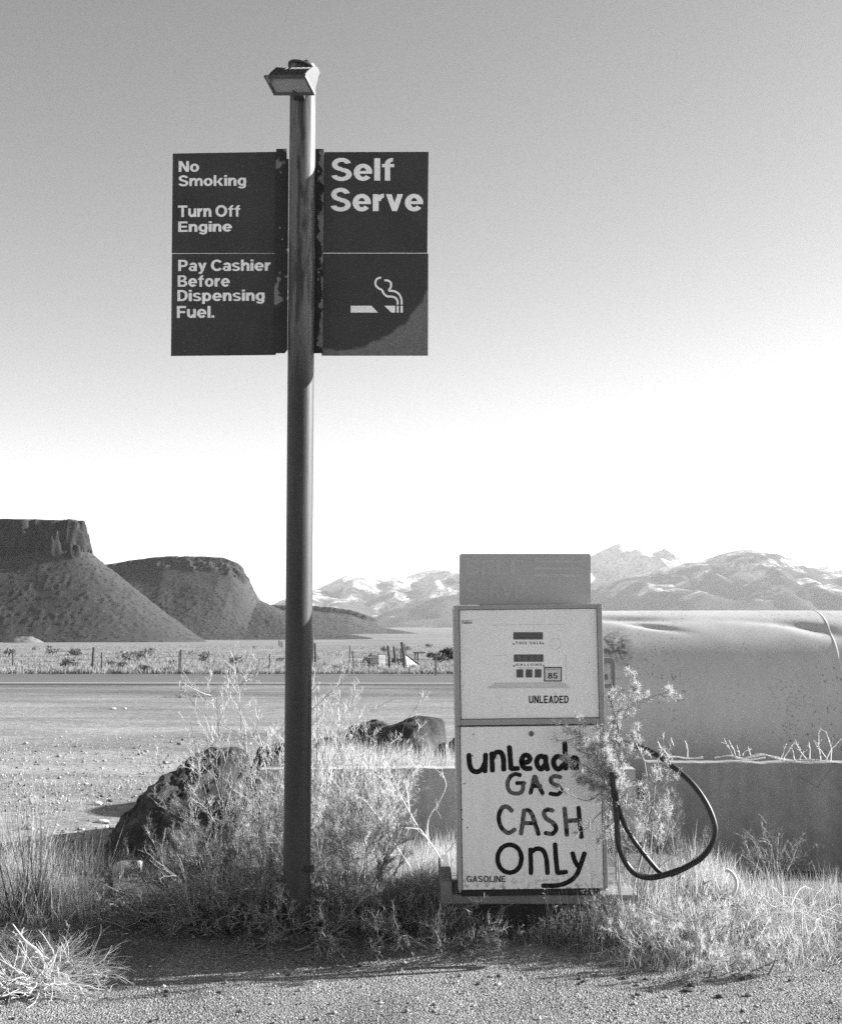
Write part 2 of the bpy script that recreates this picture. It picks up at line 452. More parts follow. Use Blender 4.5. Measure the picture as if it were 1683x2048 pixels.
# ---- snow-streaked mountain ranges
def range_mat(name, rock, snowline, amt, thr=.53):
    t = NT(name)
    x, y, z = t.xyz()
    r = t.ramp(t.noise(.004, 7, .62), (.3, rock * .8), (.7, rock * 1.25))
    f = t.noise(.0045, 8, .68, None, .6)
    s = t.ma('ADD', f, t.rng(z, snowline - 260, snowline + 240, -.16, amt))
    nrm = t.n('ShaderNodeSeparateXYZ', {0: t.n('ShaderNodeNewGeometry').outputs['Normal']}).outputs
    s = t.ma('ADD', s, t.ma('MULTIPLY', nrm[0], -.10))
    speck = t.ramp(t.noise(.035, 4, .7), (.42, .35), (.56, 1))
    m = t.ma('MULTIPLY', t.ramp(s, (thr - .03, 0), (thr + .10, 1)), speck)
    c = t.mix(m, r, .85)
    return t.pbr(c, .95, 0, None, .02)
def mountains(prof, Y0, W, seed, mat, amp, res=38):
    u = np.array([p[0] for p in prof], float); v = np.array([p[1] for p in prof], float)
    px = (u - 841.5) / F * Y0; pz = EYE + (1260 - v) / F * Y0
    xs = np.arange(px.min(), px.max(), res); ys = np.linspace(Y0 - W, Y0 + W * .5, 90)
    X, Y = np.meshgrid(xs, ys)
    H = np.interp(X, px, pz)
    t = np.where(Y < Y0, (Y0 - Y) / W, (Y - Y0) / (W * .5))
    sp = 1 - np.abs(fbm(X / (W * .22) + .8 * fbm(Y / W, X / W, seed + 9), Y / (W * 1.1), seed, 4)) * 2
    sp2 = 1 - np.abs(fbm(X / (W * .09), Y / (W * .3), seed + 4, 4)) * 2
    base = -20
    Z = base + (H - base) * np.clip(1 - t, 0, 1) ** 1.05
    rel = np.clip(t * 4, 0, 1) * np.clip((1 - t) * 2.2, 0, 1)
    Z = Z + rel * (H - base) * (amp * (sp - .6) + amp * .45 * (sp2 - .6)) + (H * .005) * fbm(X / 90, Y / 90, seed + 60, 3)
    n = NP(); n.grid(X, Y, Z)
    return tag(n.build('mountain_range', mat, smooth=False), kind='structure')
A = [(150,1268),(300,1262),(480,1235),(545,1209),(620,1185),(660,1166),(690,1152),(720,1146),(735,1148),(760,1152),(790,1151),(810,1154),(840,1144),(870,1137),(918,1139),(980,1125),(1060,1128),(1150,1125),(1182,1111),(1230,1089),(1255,1083),(1275,1083),(1310,1095),(1350,1108),(1400,1121),(1480,1125),(1600,1130),(1650,1126),(1750,1140),(1900,1180),(2100,1240)]
mountains(A, 9000, 2300, 3, range_mat('snowy_mountain', .08, 250, .16, .465), .34)
B = [(590,1278),(690,1262),(740,1240),(775,1222),(830,1210),(870,1195),(918,1188),(960,1190),(1050,1205),(1130,1205),(1182,1182),(1230,1160),(1290,1144),(1340,1131),(1400,1122),(1440,1108),(1480,1099),(1510,1099),(1550,1108),(1600,1131),(1630,1138),(1683,1135),(1800,1160),(2000,1230)]
mountains(B, 7000, 1900, 21, range_mat('foothill_mountain', .06, 300, .10, .50), .26, 30)
D3 = [(680,1278),(740,1262),(790,1246),(850,1238),(905,1234),(980,1225),(1100,1228),(1200,1222),(1300,1235),(1400,1228),(1550,1220),(1683,1228),(1900,1250)]
mountains(D3, 5200, 900, 33, range_mat('lower_foothill', .11, 900, .0), .2, 30)

# ---- pale mound of spoil at the foot of the near mesa
n = NP(); xs = np.linspace(-1, 1, 40); X, Y = np.meshgrid(xs, xs)
q = np.clip(1 - X ** 2 - Y ** 2, 0, 1)
c = P(48, 1284, 560)
n.grid(c.x + X * 9, 560 + Y * 7, g1(c.x, 560) - .3 + 2.9 * q ** .8 * (1 + .35 * fbm(X * 3, Y * 3, 5)))
tag(n.build('dirt_mound', paint('pale_spoil', .17, .2, .4), smooth=True), kind='structure')

# ---- the air
me = MB(); me.box(-8900, 8900, -80, 12000, -32, 780)
th = NT('haze_air')
pv = th.n('ShaderNodeVolumePrincipled', {'Color': .92, 'Density': 4.5e-5, 'Anisotropy': 0.2})
th.t.links.new(pv.outputs[0], th.out.inputs['Volume'])
tag(me.build('haze', th.m), kind='stuff')

# ================================================================== tank, walls and rocks behind the pump
TY, TR = 12.35, .86
TZ = EYE + 38.5 / F * TY - TR
def tank_mat():
    t = NT('chalky_white_tank_paint')
    x, y, z = t.xyz()
    c = t.ramp(t.noise(1.4, 6, .6), (.3, .47), (.7, .55))
    c = t.mul(c, t.ramp(t.noise(1.0, 4, .6, t.co((9, 9, 1.0))), (.3, .93), (.7, 1.03)))
    sp = t.ma('MULTIPLY', t.ramp(t.noise(30, 3, .75), (.60, 0), (.645, 1)), t.ramp(t.noise(2.2, 4), (.42, .15), (.60, 1)))
    c = t.mix(t.ma('MULTIPLY', sp, .8), c, .13)
    dx = t.ma('SUBTRACT', 1.0, t.rng(t.ma('ABSOLUTE', t.ma('SUBTRACT', x, 1.73 - 4.2)), .08, .17, 0, 1))
    dz = t.rng(t.ma('ABSOLUTE', t.ma('SUBTRACT', z, 1.40)), .04, .22, 1, 0)
    r = t.ma('MULTIPLY', t.ma('MULTIPLY', dx, dz), t.ramp(t.noise(26, 5, .7), (.40, 0), (.56, 1)))
    c = t.mix(r, c, .12)
    d2 = t.ma('MULTIPLY', t.rng(t.ma('ABSOLUTE', t.ma('SUBTRACT', x, 3.25 - 4.2)), .05, .25, 1, 0), t.rng(t.ma('ABSOLUTE', t.ma('SUBTRACT', z, .98)), .05, .25, 1, 0))
    c = t.mix(t.ma('MULTIPLY', d2, t.ramp(t.noise(40, 4, .7), (.54, 0), (.62, .75))), c, .15)
    return t.pbr(c, .5, 0, t.bump(t.noise(60, 3), .12, .004), .35)
tank = thing('storage_tank', (4.2, TY, 0), 'large white fuel storage tank lying on its side, dented and rust specked, behind the pump', 'storage tank')
def tank_r(X, A):
    """radius with the dents; A is the angle from the top towards the camera"""
    r = np.full_like(X, TR)
    def dent(cx, ca, wx, wa, dep, sk=0):
        nonlocal r
        a = (A - ca - sk * (X - cx)) / wa; x = (X - cx) / wx
        r = r - dep * np.exp(-a ** 2 - x ** 2)
    dent(1.80, .42, 0.46, .07, .032, 0.08)
    dent(2.09, .60, 0.24, .05, .022, 0.29)
    dent(2.68, .45, 0.42, .08, .005, 0.10)
    dent(3.56, .64, 0.24, .10, .028, 0.38)
    dent(3.34, .55, 0.36, .06, .012, 0.17)
    dent(2.51, 1.55, 0.30, .10, .008)
    r = r + .0025 * fbm(X * 1.7, A * 3, 12, 3)
    seam = np.exp(-((X - 3.70) / .008) ** 2)
    return r + .003 * seam
ta_ = np.concatenate([np.linspace(-.5, 1.9, 230), np.linspace(1.95, 2 * np.pi - .5, 40)])
tx = np.concatenate([np.linspace(1.46, 3.66, 190), np.linspace(3.67, 3.73, 25), np.linspace(3.75, 7.2, 90)])
AA, XX = np.meshgrid(ta_, tx)
RR = tank_r(XX, AA)
n = NP(); n.grid(XX, TY - RR * np.sin(AA), TZ + RR * np.cos(AA))
tm = tank_mat()
shell = n.build('shell', tm, tank, smooth=True)
for x, s in ((1.46, -1), (7.2, 1)):                         # dished ends
    ph = np.linspace(0, np.pi / 2, 12); q = np.linspace(0, 2 * np.pi, 60)
    PH, Q = np.meshgrid(ph, q); n = NP()
    n.grid(x + s * .17 * np.cos(PH), TY - TR * np.sin(PH) * np.sin(Q) * .998, TZ + TR * np.sin(PH) * np.cos(Q) * .998)
    n.build('tank_end', tm, tank, smooth=True)
for x in (2.2, 6.4):
    m = MB(); m.box(x - .12, x + .12, TY - .55, TY + .55, -.1, TZ - TR * .8)
    m.build('saddle', paint('saddle_concrete', .25), tank, bevel=.01)

def wall(name, x0, x1, y0, y1, ztop, v, seed, label, group=None):
    xs = np.linspace(x0, x1, int((x1 - x0) / .02)); zz = np.linspace(-.15, 1, 24)
    top = ztop + .012 * fbm(xs * 3.1, xs * 0, seed, 4) + .01 * np.minimum(fbm(xs * 9, xs * 0, seed + 2, 3), 0)
    n = NP()
    XX, K = np.meshgrid(xs, zz); Z = np.where(K < 0, K, K * top[None, :])
    n.grid(XX, y0 + .006 * fbm(XX * 3, Z * 3, seed + 5, 4), Z)
    n.grid(XX[:, ::-1], np.full_like(XX, y1), Z[:, ::-1])
    D = np.linspace(0, 1, 10); XT, DT = np.meshgrid(xs, D)
    n.grid(XT, y0 + DT * (y1 - y0) + .006 * fbm(XT * 3, np.broadcast_to(top, XT.shape) * 3, seed + 5, 4) * (1 - DT), top[None, :] + .008 * fbm(XT * 12, DT * 3, seed + 8, 3) * np.sin(np.pi * DT))
    for x, k in ((x0, 0), (x1, -1)):
        YS, KS = np.meshgrid(np.linspace(y0, y1, 5), zz); ZS = np.where(KS < 0, KS, KS * top[k])
        n.grid(np.full_like(YS, x), YS[:, ::-1] if k == 0 else YS, ZS)
    t = NT(name + '_plaster')
    c = t.ramp(t.noise(1.6, 6, .6), (.3, v * .82), (.7, v * 1.12))
    c = t.mul(c, t.ramp(t.noise(14, 5, .7), (.3, .84), (.7, 1.08)))
    c = t.mul(c, t.ramp(t.noise(1.0, 5, .65, t.co((7, 7, .7))), (.32, .78), (.6, 1.04)))
    x, y, z = t.xyz()
    crack = t.ramp(t.n('ShaderNodeTexVoronoi', {'Vector': t.co(), 'Scale': 1.6}, feature='DISTANCE_TO_EDGE').outputs[0], (.0, 1), (.012, 0))
    c = t.mix(t.ma('MULTIPLY', crack, t.ramp(t.noise(1.2, 2), (.5, 0), (.6, .7))), c, v * .4)
    c = t.mix(t.ma('MULTIPLY', t.rng(z, .0, .28, 1, 0), t.ramp(t.noise(5, 5), (.4, .1), (.6, .7))), c, v * .6)
    o = n.build('concrete_wall', t.pbr(c, .9, 0, t.bump(t.noise(35, 5), .35, .006), .15), origin=((x0 + x1) / 2, (y0 + y1) / 2, 0), smooth=True)
    o.data.set_sharp_from_angle(angle=R(40))
    return tag(o, label, 'wall')
WLY = 8.62
wall('pale_wall', -1.05, 1.40, WLY, WLY + .16, .645, .48, 3, 'pale grey low concrete wall with crumbling top behind the pump and bushes')
wall('dark_wall', 1.50, 4.4, WLY + .10, WLY + .27, .675, .32, 9, 'darker grey low concrete wall under the white tank with dry vines on top')

# ---- boulders: hulls of chosen corners, roughened
def lava_mat():
    t = NT('dark_lava_rock')
    c = t.ramp(t.noise(4, 7, .65), (.3, .035), (.55, .08), (.75, .17))
    pit = t.ramp(t.vor(38), (.12, 0), (.3, 1))
    c = t.mul(c, t.mix(.6, 1.0, pit))
    c = t.mix(t.ramp(t.noise(7, 4, .7), (.62, 0), (.74, .6)), c, .22)
    b1 = t.bump(t.noise(22, 8, .72), .8, .03)
    return t.pbr(c, .95, 0, b1, .12)
LAVA = lava_mat()
def boulder(pts, label, rough=.03, seed=0, sub=4, loc=None, group='dark boulders edging the raised bed'):
    bm = bmesh.new()
    for p in pts: bm.verts.new(p)
    r = bmesh.ops.convex_hull(bm, input=list(bm.verts))
    bmesh.ops.delete(bm, geom=[g for g in r['geom_interior'] if isinstance(g, bmesh.types.BMVert)], context='VERTS')
    bmesh.ops.triangulate(bm, faces=list(bm.faces))
    bmesh.ops.bevel(bm, geom=list(bm.edges), offset=.016, segments=1, affect='EDGES', profile=.6, clamp_overlap=True)
    bmesh.ops.triangulate(bm, faces=list(bm.faces))
    for k in range(sub):
        L = [e for e in bm.edges if e.calc_length() > .035]
        if not L: break
        bmesh.ops.subdivide_edges(bm, edges=L, cuts=1, use_grid_fill=True)
        bmesh.ops.triangulate(bm, faces=[f for f in bm.faces if len(f.verts) > 4])
    bm.normal_update()
    for v in bm.verts:
        p = v.co + Vector((seed * 7.1, seed * 3.3, 0))
        d = mnoise.fractal(p * 3.2, .9, 2.1, 4) * rough * 1.6 + mnoise.fractal(p * 14, .8, 2.1, 4) * rough * .5
        vr = mnoise.voronoi(p * 5.5)[0]
        d -= max(0, .35 - vr[0]) * rough * 1.2
        v.co += v.normal * d
    me = bpy.data.meshes.new('boulder'); bm.to_mesh(me); bm.free()
    me.polygons.foreach_set('use_smooth', [True] * len(me.polygons)); me.set_sharp_from_angle(angle=R(34))
    c = sum((Vector(p) for p in pts), Vector()) / len(pts); c.z = min(p[2] for p in pts)
    o = link('boulder', me, LAVA, None, True, c)
    return tag(o, label, 'boulder', group)
def outline(px, Y, dep):
    """corners given by where their edges stand, at the distance Y, closed at the back"""
    return px
b = boulder
# big one with a broken, sunlit right face
b([P(742,1478,10.1), P(747,1464,10.2), P(800,1440,10.22), P(835,1431,10.28), P(886,1441,10.24), P(893,1476,10.22), P(845,1447,10.06), P(818,1478,9.86), P(850,1502,9.82), P(852,1548,9.86), P(893,1542,10.2), P(760,1545,9.92), P(742,1545,10.1), P(770,1525,10.9), P(870,1525,10.9), P(850,1448,10.8)],
  'largest dark boulder with a broken sunlit right face, left of the pump', .014, 1)
b([P(690,1500,10.15), P(693,1466,10.25), P(705,1456,10.3), P(740,1448,10.35), P(768,1446,10.4), P(780,1470,10.2), P(775,1505,9.9), P(780,1545,9.9), P(690,1545,10.0), P(700,1520,10.8), P(765,1520,10.8), P(735,1452,10.8)],
  'pitted dark boulder touching the left side of the largest one', .04, 2)
b([P(622,1500,9.9), P(640,1480,10.0), P(662,1474,10.05), P(690,1484,10.0), P(706,1500,9.9), P(708,1545,9.8), P(622,1545,9.8), P(640,1520,10.4), P(690,1520,10.4)],
  'small rounded dark boulder just right of the sign post', .03, 3)
b([P(896,1500,10.0), P(902,1476,10.1), P(915,1462,10.1), P(960,1470,10.2), P(965,1545,10.0), P(896,1545,9.9), P(905,1520,10.6), P(950,1510,10.6)],
  'dark boulder mostly hidden by the left side of the pump', .03, 4)
b([P(490,1530,9.8), P(520,1500,9.9), P(560,1485,9.95), P(615,1492,10.0), P(622,1540,9.8), P(600,1600,9.5), P(495,1600,9.5), P(520,1560,10.5), P(600,1560,10.5)],
  'dark boulder behind the sign post', .035, 6)
b([P(203,1692,9.05), P(222,1655,9.2), P(262,1605,9.35), P(292,1570,9.45), P(340,1548,9.6), P(385,1518,9.75), P(430,1499,9.85), P(482,1501,9.9), P(505,1535,9.75), P(508,1640,9.3), P(470,1700,9.0), P(385,1715,8.85), P(280,1722,8.75), P(215,1712,8.85), P(300,1650,10.2), P(400,1580,10.5), P(490,1560,10.6), P(330,1612,9.02), P(430,1570,9.3)],
  'long dark wedge-shaped boulder sloping down to bare ground at the left', .034, 7)

# ================================================================== lettering
def text_mesh(body, off=0.0, shear=0.0, space=1.0):
    cu = bpy.data.curves.new('lettering', 'FONT'); cu.body = body; cu.offset = off; cu.shear = shear
    cu.space_character = space; cu.resolution_u = 4
    o = bpy.data.objects.new('lettering', cu); COL.objects.link(o)
    dg = bpy.context.evaluated_depsgraph_get()
    me = bpy.data.meshes.new_from_object(o.evaluated_get(dg))
    vs = np.array([v.co[:] for v in me.vertices])[:, :2]; fs = [tuple(p.vertices) for p in me.polygons]
    bpy.data.objects.remove(o); bpy.data.curves.remove(cu); bpy.data.meshes.remove(me)
    lo, hi = vs.min(0), vs.max(0)
    return (vs - lo) / (hi - lo), fs
def put_text(mb, body, box, at, off=0.0, slope=0.0, **k):
    """letters fitted into the pixel box (u0, v_top, u1, v_bottom); at(u, v) gives the place on the sign"""
    uv, fs = text_mesh(body, off, **k)
    u0, v0, u1, v1 = box
    mb.add([at(u0 + a * (u1 - u0), v1 - b * (v1 - v0) + slope * a * (u1 - u0)) for a, b in uv], fs)

# a heavy grotesque alphabet drawn with bands, boxes and wedges (cap height 1)
def _r(x0, y0, x1, y1): return [[(x0, y0), (x1, y0), (x1, y1), (x0, y1)]]
def _a(cx, cy, rx, ry, a0, a1, w=.235, t=.18, n=None):
    n = n or max(6, int(abs(a1 - a0) / 12)); out = []
    for i in range(n):
        p, q = R(a0 + (a1 - a0) * i / n), R(a0 + (a1 - a0) * (i + 1) / n)
        out.append([(cx + (rx - w) * math.cos(p), cy + (ry - t) * math.sin(p)), (cx + rx * math.cos(p), cy + ry * math.sin(p)),
                    (cx + rx * math.cos(q), cy + ry * math.sin(q)), (cx + (rx - w) * math.cos(q), cy + (ry - t) * math.sin(q))])
    return out
def _p(*pts): return [list(pts)]
_n = lambda: [_a(.38, .45, .30, .305, 0, 180), _r(.445, 0, .68, .46)]
_arms = lambda x: _p((x, .74), (x + .23, .74), (x + .46, 0), (x + .25, 0))
GL = {
 'o': [_a(.37, .37, .37, .385, 0, 360)], 'n': [_r(0, 0, .235, .74)] + _n(), 'h': [_r(0, 0, .21, 1)] + _n(),
 'm': [_r(0, 0, .2, .74), _a(.36, .46, .27, .295, 0, 180, .2), _r(.43, 0, .63, .47), _a(.79, .46, .27, .295, 0, 180, .2), _r(.86, 0, 1.06, .47)],
 'u': [_r(.47, 0, .68, .74), _r(0, .29, .21, .74), _a(.30, .29, .30, .305, 180, 360)],
 'r': [_r(0, 0, .235, .74), _a(.44, .40, .36, .355, 88, 170)], 'l': [_r(0, 0, .235, 1)], 'i': [_r(0, 0, .235, .74), _r(0, .84, .235, 1)],
 'e': [_a(.37, .37, .37, .385, 0, 322), _r(.12, .305, .735, .43)],
 'a': [_r(.44, 0, .65, .52), _a(.345, .50, .305, .255, -5, 168), _a(.285, .215, .285, .23, 0, 360, .19, .13)],
 's': [_a(.325, .535, .315, .22, 18, 275, .2, .145), _a(.325, .205, .325, .22, -162, 95, .2, .145)],
 'S': [_a(.41, .725, .38, .295, 12, 275, .22, .18), _a(.41, .275, .41, .295, -168, 95, .22, .18)],
 'g': [_a(.36, .37, .36, .385, 0, 360), _r(.47, -.03, .68, .74), _a(.35, -.03, .33, .23, 195, 360, .21, .15)],
 'k': [_r(0, 0, .21, 1), _p((.19, .26), (.50, .74), (.76, .74), (.38, .30)), _p((.28, .46), (.44, .52), (.77, 0), (.51, 0))],
 'f': [_r(.11, 0, .32, .78), _r(0, .60, .48, .74), _a(.42, .75, .31, .26, 86, 180, .21, .16)],
 'p': [_r(0, -.26, .21, .74), _a(.37, .37, .345, .385, 0, 360)],
 'y': [_p((0, .74), (.23, .74), (.45, .12), (.27, .0)), _p((.47, .74), (.69, .74), (.42, -.02), (.20, -.02)), _p((.42, .0), (.24, .0), (.2, -.09), (.06, -.09), (.06, -.26), (.25, -.26), (.36, -.17))],
 'v': [_arms(0), _p((.46, .74), (.69, .74), (.45, 0), (.24, 0))],
 'N': [_r(0, 0, .22, 1), _r(.60, 0, .82, 1), _p((.0, 1), (.25, 1), (.82, 0), (.57, 0))], 'T': [_r(0, .82, .80, 1), _r(.29, 0, .51, .83)],
 'O': [_a(.5, .5, .5, .515, 0, 360, .23, .19)], 'E': [_r(0, 0, .22, 1), _r(.2, .82, .72, 1), _r(.2, .41, .68, .58), _r(.2, 0, .74, .18)],
 'F': [_r(0, 0, .22, 1), _r(.2, .82, .70, 1), _r(.2, .40, .64, .57)],
 'P': [_r(0, 0, .22, 1), _a(.42, .68, .34, .32, -90, 90, .22, .17), _r(.2, .83, .43, 1), _r(.2, .36, .43, .53)],
 'B': [_r(0, 0, .22, 1), _a(.42, .745, .32, .255, -90, 90, .21, .16), _a(.43, .285, .37, .285, -90, 90, .22, .17), _r(.2, .84, .43, 1), _r(.2, .0, .43, .17), _r(.2, .43, .44, .57)],
 'D': [_r(0, 0, .22, 1), _a(.36, .5, .45, .5, -90, 90, .23, .18), _r(.2, .82, .37, 1), _r(.2, 0, .37, .18)],
 'C': [_a(.48, .5, .48, .515, 38, 322, .23, .19)], 'G': [_a(.48, .5, .48, .515, 38, 345, .23, .19), _r(.50, .34, .95, .50), _r(.77, 0, .95, .36)],
 'A': [_p((0, 0), (.24, 0), (.53, 1), (.30, 1)), _p((.60, 0), (.84, 0), (.54, 1), (.30, 1)), _r(.2, .2, .64, .36)],
 'R': [_r(0, 0, .22, 1), _a(.42, .70, .34, .30, -90, 90, .22, .17), _r(.2, .83, .43, 1), _r(.2, .40, .43, .57), _p((.36, .45), (.60, .45), (.80, 0), (.55, 0))], 'V': [_p((0, 1), (.24, 1), (.53, 0), (.30, 0)), _p((.60, 1), (.84, 1), (.54, 0), (.30, 0))],
 'U': [_r(0, .34, .22, 1), _r(.58, .34, .80, 1), _a(.40, .36, .40, .375, 180, 360, .22, .18)], 'L': [_r(0, 0, .22, 1), _r(.2, 0, .68, .18)], 'I': [_r(0, 0, .22, 1)],
 '8': [_a(.36, .74, .31, .27, 0, 360, .2, .15), _a(.36, .275, .36, .29, 0, 360, .21, .15)],
 '5': [_r(.1, .83, .66, 1), _p((.1, 1), (.27, 1), (.24, .42), (.04, .42)), _a(.34, .32, .36, .33, -165, 135, .21, .16)],
 '.': [_r(0, 0, .21, .2)], 'H': [_r(0, 0, .22, 1), _r(.58, 0, .8, 1), _r(.2, .41, .6, .58)],
}
def put_bold(mb, body, box, at, slope=0.0, gap=.075, k0=0):
    x = 0; items = []
    for ch in body:
        if ch == ' ': x += .26; continue
        g = GL[ch]; wd = max(p[0] for pr in g for f in pr for p in f)
        for i, pr in enumerate(g):
            for f in pr: items.append((i, [(x + p[0], p[1]) for p in f]))
        x += wd + gap
    xs = [p[0] for _, f in items for p in f]; ys = [p[1] for _, f in items for p in f]
    ax, bx_, ay, by = min(xs), max(xs), min(ys), max(ys); u0, v0, u1, v1 = box
    for i, f in items:
        q = [((p[0] - ax) / (bx_ - ax), (p[1] - ay) / (by - ay)) for p in f]
        if sum(q[j][0] * q[(j + 1) % len(q)][1] - q[(j + 1) % len(q)][0] * q[j][1] for j in range(len(q))) < 0: q.reverse()
        mb.add([at(u0 + a * (u1 - u0), v1 - b_ * (v1 - v0) + slope * a * (u1 - u0), k0 + i * .5) for a, b_ in q], [tuple(range(len(q)))])
def catmull(pts, step=2.0, closed=False):
    pts = [np.array(p, float) for p in pts]
    q = [pts[-1]] + pts + pts[:2] if closed else [2 * pts[0] - pts[1]] + pts + [2 * pts[-1] - pts[-2]]
    out = []
    for i in range(1, len(q) - 2):
        a, b_, c, d = q[i - 1], q[i], q[i + 1], q[i + 2]
        m = max(2, int(np.linalg.norm(c - b_) / step))
        for k in range(m):
            t = k / m
            out.append(.5 * (2 * b_ + (c - a) * t + (2 * a - 5 * b_ + 4 * c - d) * t * t + (3 * b_ - a - 3 * c + d) * t ** 3))
    out.append(q[-2] if not closed else pts[0])
    return np.array(out)
def stroke(mb, pts, wd, at, k=0, closed=False, rough=.06, seed=0, cap=True):
    """a brush stroke of width wd pixels along pts with round ends"""
    c = catmull(pts, 1.5, closed); n = len(c)
    t = np.gradient(c, axis=0); t /= np.linalg.norm(t, axis=1, keepdims=True) + 1e-9
    nn = np.stack([-t[:, 1], t[:, 0]], 1)
    s = np.arange(n) * .22
    wl = wd / 2 * (1 + rough * fbm(s, s * 0 + seed, 1, 3)); wr = wd / 2 * (1 + rough * fbm(s, s * 0 + seed, 5, 3))
    L = c + nn * wl[:, None]; Rr = c - nn * wr[:, None]
    if closed: L[-1] = L[0]; Rr[-1] = Rr[0]
    pl = []; fs = []
    for i in range(n): pl += [tuple(L[i]), tuple(Rr[i])]
    for i in range(n - 1): fs.append((2 * i, 2 * i + 2, 2 * i + 3, 2 * i + 1))
    if cap and not closed:
        for e, sg in ((0, -1), (n - 1, 1)):
            base = len(pl); m = 7
            for j in range(m):
                a = -math.pi / 2 + math.pi * j / (m - 1)
                d = t[e] * sg * math.cos(a) * wd / 2 * .8 + nn[e] * math.sin(a) * (wl[e] if math.sin(a) > 0 else wr[e])
                pl.append(tuple(c[e] + d))
            f = tuple(range(base, base + m)); fs.append(f if sg > 0 else f[::-1])
    mb.add([at(u, v, k) for u, v in pl], fs)

# ================================================================== the sign post
PY = 6.50
foot = P(593.5, 1785, PY); foot.z = g1(foot.x, PY) - .02
post = thing('sign_post', foot, 'tall rusty round steel sign post carrying four dark gas station signs and a floodlight', 'sign post')
t = NT('rusty_post_paint')
c = t.ramp(t.noise(1.0, 6, .6, t.co((14, 14, 1.6))), (.3, .020), (.5, .030), (.7, .05))
c = t.mul(c, t.ramp(t.noise(30, 4), (.3, .8), (.7, 1.1)))
x, y, z = t.xyz()
# flaked top part, dark foot
fl = t.ma('MULTIPLY', t.rng(z, 2.75, 3.1, 0, 1), t.ramp(t.noise(1.0, 6, .65, t.co((26, 26, 2.5))), (.46, 0), (.54, 1)))
c = t.mix(t.ma('MULTIPLY', fl, .45), c, .20)
c = t.mix(t.ma('MULTIPLY', t.rng(z, .75, .25, 0, 1), .8), c, .035)
POSTM = t.pbr(c, .55, 0, t.bump(t.noise(1.0, 5, .6, t.co((40, 40, 6))), .25, .004), .4)
top = P(606, 133, PY); low = P(593.5, 1785, PY); low2 = low + (low - top).normalized() * (low.z - foot.z + .05)
m = MB(); NS = 24
m.tube([low2 + (top - low2) * k / NS for k in range(NS + 1)], .0665, 40)
m.build('pole', POSTM, post, smooth=True)
BLK = paint('black_tar_paint', .022, .3, 12, .5, (9, .60, 9.0), .003)
BLK2 = paint('flaking_black_paint', .025, .3, 10, .5)
t = NT('flaking_bar_paint')
x, y, z = t.xyz()
fk = t.ma('ADD', t.noise(7.5, 5, .62), t.rng(x, .062, .115, -.12, .12))
FLK = t.pbr(t.mix(t.ramp(fk, (.50, 0), (.52, 1)), t.ramp(t.noise(40, 4), (.3, .014), (.7, .03)), t.ramp(t.noise(25, 4), (.3, .11), (.7, .22))), .7)
SY = PY + .065                              # plane of the sign panels, just behind the post's axis
def bar(px, mat, y0, y1, name='mounting_bar', label=None):
    m = MB(); q = [P(u, v, SY) for u, v in px]
    n0 = len(q)
    m.add([(p.x, y0, p.z) for p in q] + [(p.x, y1, p.z) for p in q],
          [tuple(range(n0 - 1, -1, -1)), tuple(range(n0, 2 * n0))] + [(i, (i + 1) % n0, (i + 1) % n0 + n0, i + n0) for i in range(n0)])
    o = m.build(name, mat, post); tag(o, label)
    return o
BOLT = paint('bolt_steel', .2)
lb = bar([(553, 300), (574.2, 299.5), (574.2, 320), (578, 320), (575.5, 700), (569.8, 707), (547.5, 707)], BLK, SY - .016, SY - .004, label='tar black steel mounting bar left of the pole')
rb = bar([(623, 318), (628.5, 318), (628.5, 300), (648.3, 300), (646.5, 500), (645.5, 707), (624.5, 707), (621.5, 690)], FLK, SY - .016, SY - .004, label='flaking black mounting bar right of the pole')
for u, v in ((562, 345), (560, 456), (565, 479), (560, 546)):
    m = MB(); p = P(u, v, SY - .016); m.lathe([(.006, 0), (.006, .004), (.003, .006)], 10, Matrix.Translation(p) @ Matrix.Rotation(R(90), 4, 'X'))
    m.build('bolt_head', BOLT, lb)
for u, v in ((636, 343), (637, 545), (634, 690)):
    m = MB(); p = P(u, v, SY - .016); m.lathe([(.006, 0), (.006, .004), (.003, .006)], 10, Matrix.Translation(p) @ Matrix.Rotation(R(90), 4, 'X'))
    m.build('bolt_head', BOLT, rb)
SIGN = paint('dark_sign_enamel', .050, .20, 3, .55, (55, .69, 2.2), 0, .25)
LET = paint('reflective_letter_film', .92, .06, 9, .6)
t = NT('weathered_sign_enamel')
x, y, z = t.xyz()
LRC = P(855, 640, SY)                        # the bleached patch grows from the lower right corner
CC_ = P(680, 520, SY)
dd_ = t.ma('POWER', t.ma('ADD', t.ma('POWER', t.ma('SUBTRACT', x, CC_.x - foot.x), 2.0), t.ma('POWER', t.ma('SUBTRACT', z, CC_.z - foot.z), 2.0)), .5)
patch = t.ramp(t.ma('ADD', dd_, t.ma('MULTIPLY', t.ma('SUBTRACT', t.noise(10, 5, .65), .5), .07)), (.462, 0), (.475, 1))
base = t.ramp(t.noise(5, 6), (.3, .046), (.7, .055))
SIGNW = t.pbr(t.mix(t.ma('MULTIPLY', patch, t.ramp(t.noise(85, 4, .7), (.3, .45), (.65, 1))), base, .19), .6, 0, None, .25)
def panel(px, mat, label, y=SY):
    m = MB(); q = [P(u, v, y) for u, v in px]
    m.add([(p.x, y, p.z) for p in q] + [(p.x, y + .004, p.z) for p in q],
          [(3, 2, 1, 0), (4, 5, 6, 7), (0, 1, 5, 4), (1, 2, 6, 5), (2, 3, 7, 6), (3, 0, 4, 7)])
    o = m.build('sign_panel', mat, post); return tag(o, label)
s1 = panel([(345.6, 307), (556, 303.5), (555, 506), (343.6, 506)], SIGN, 'upper left sign reading No Smoking Turn Off Engine')
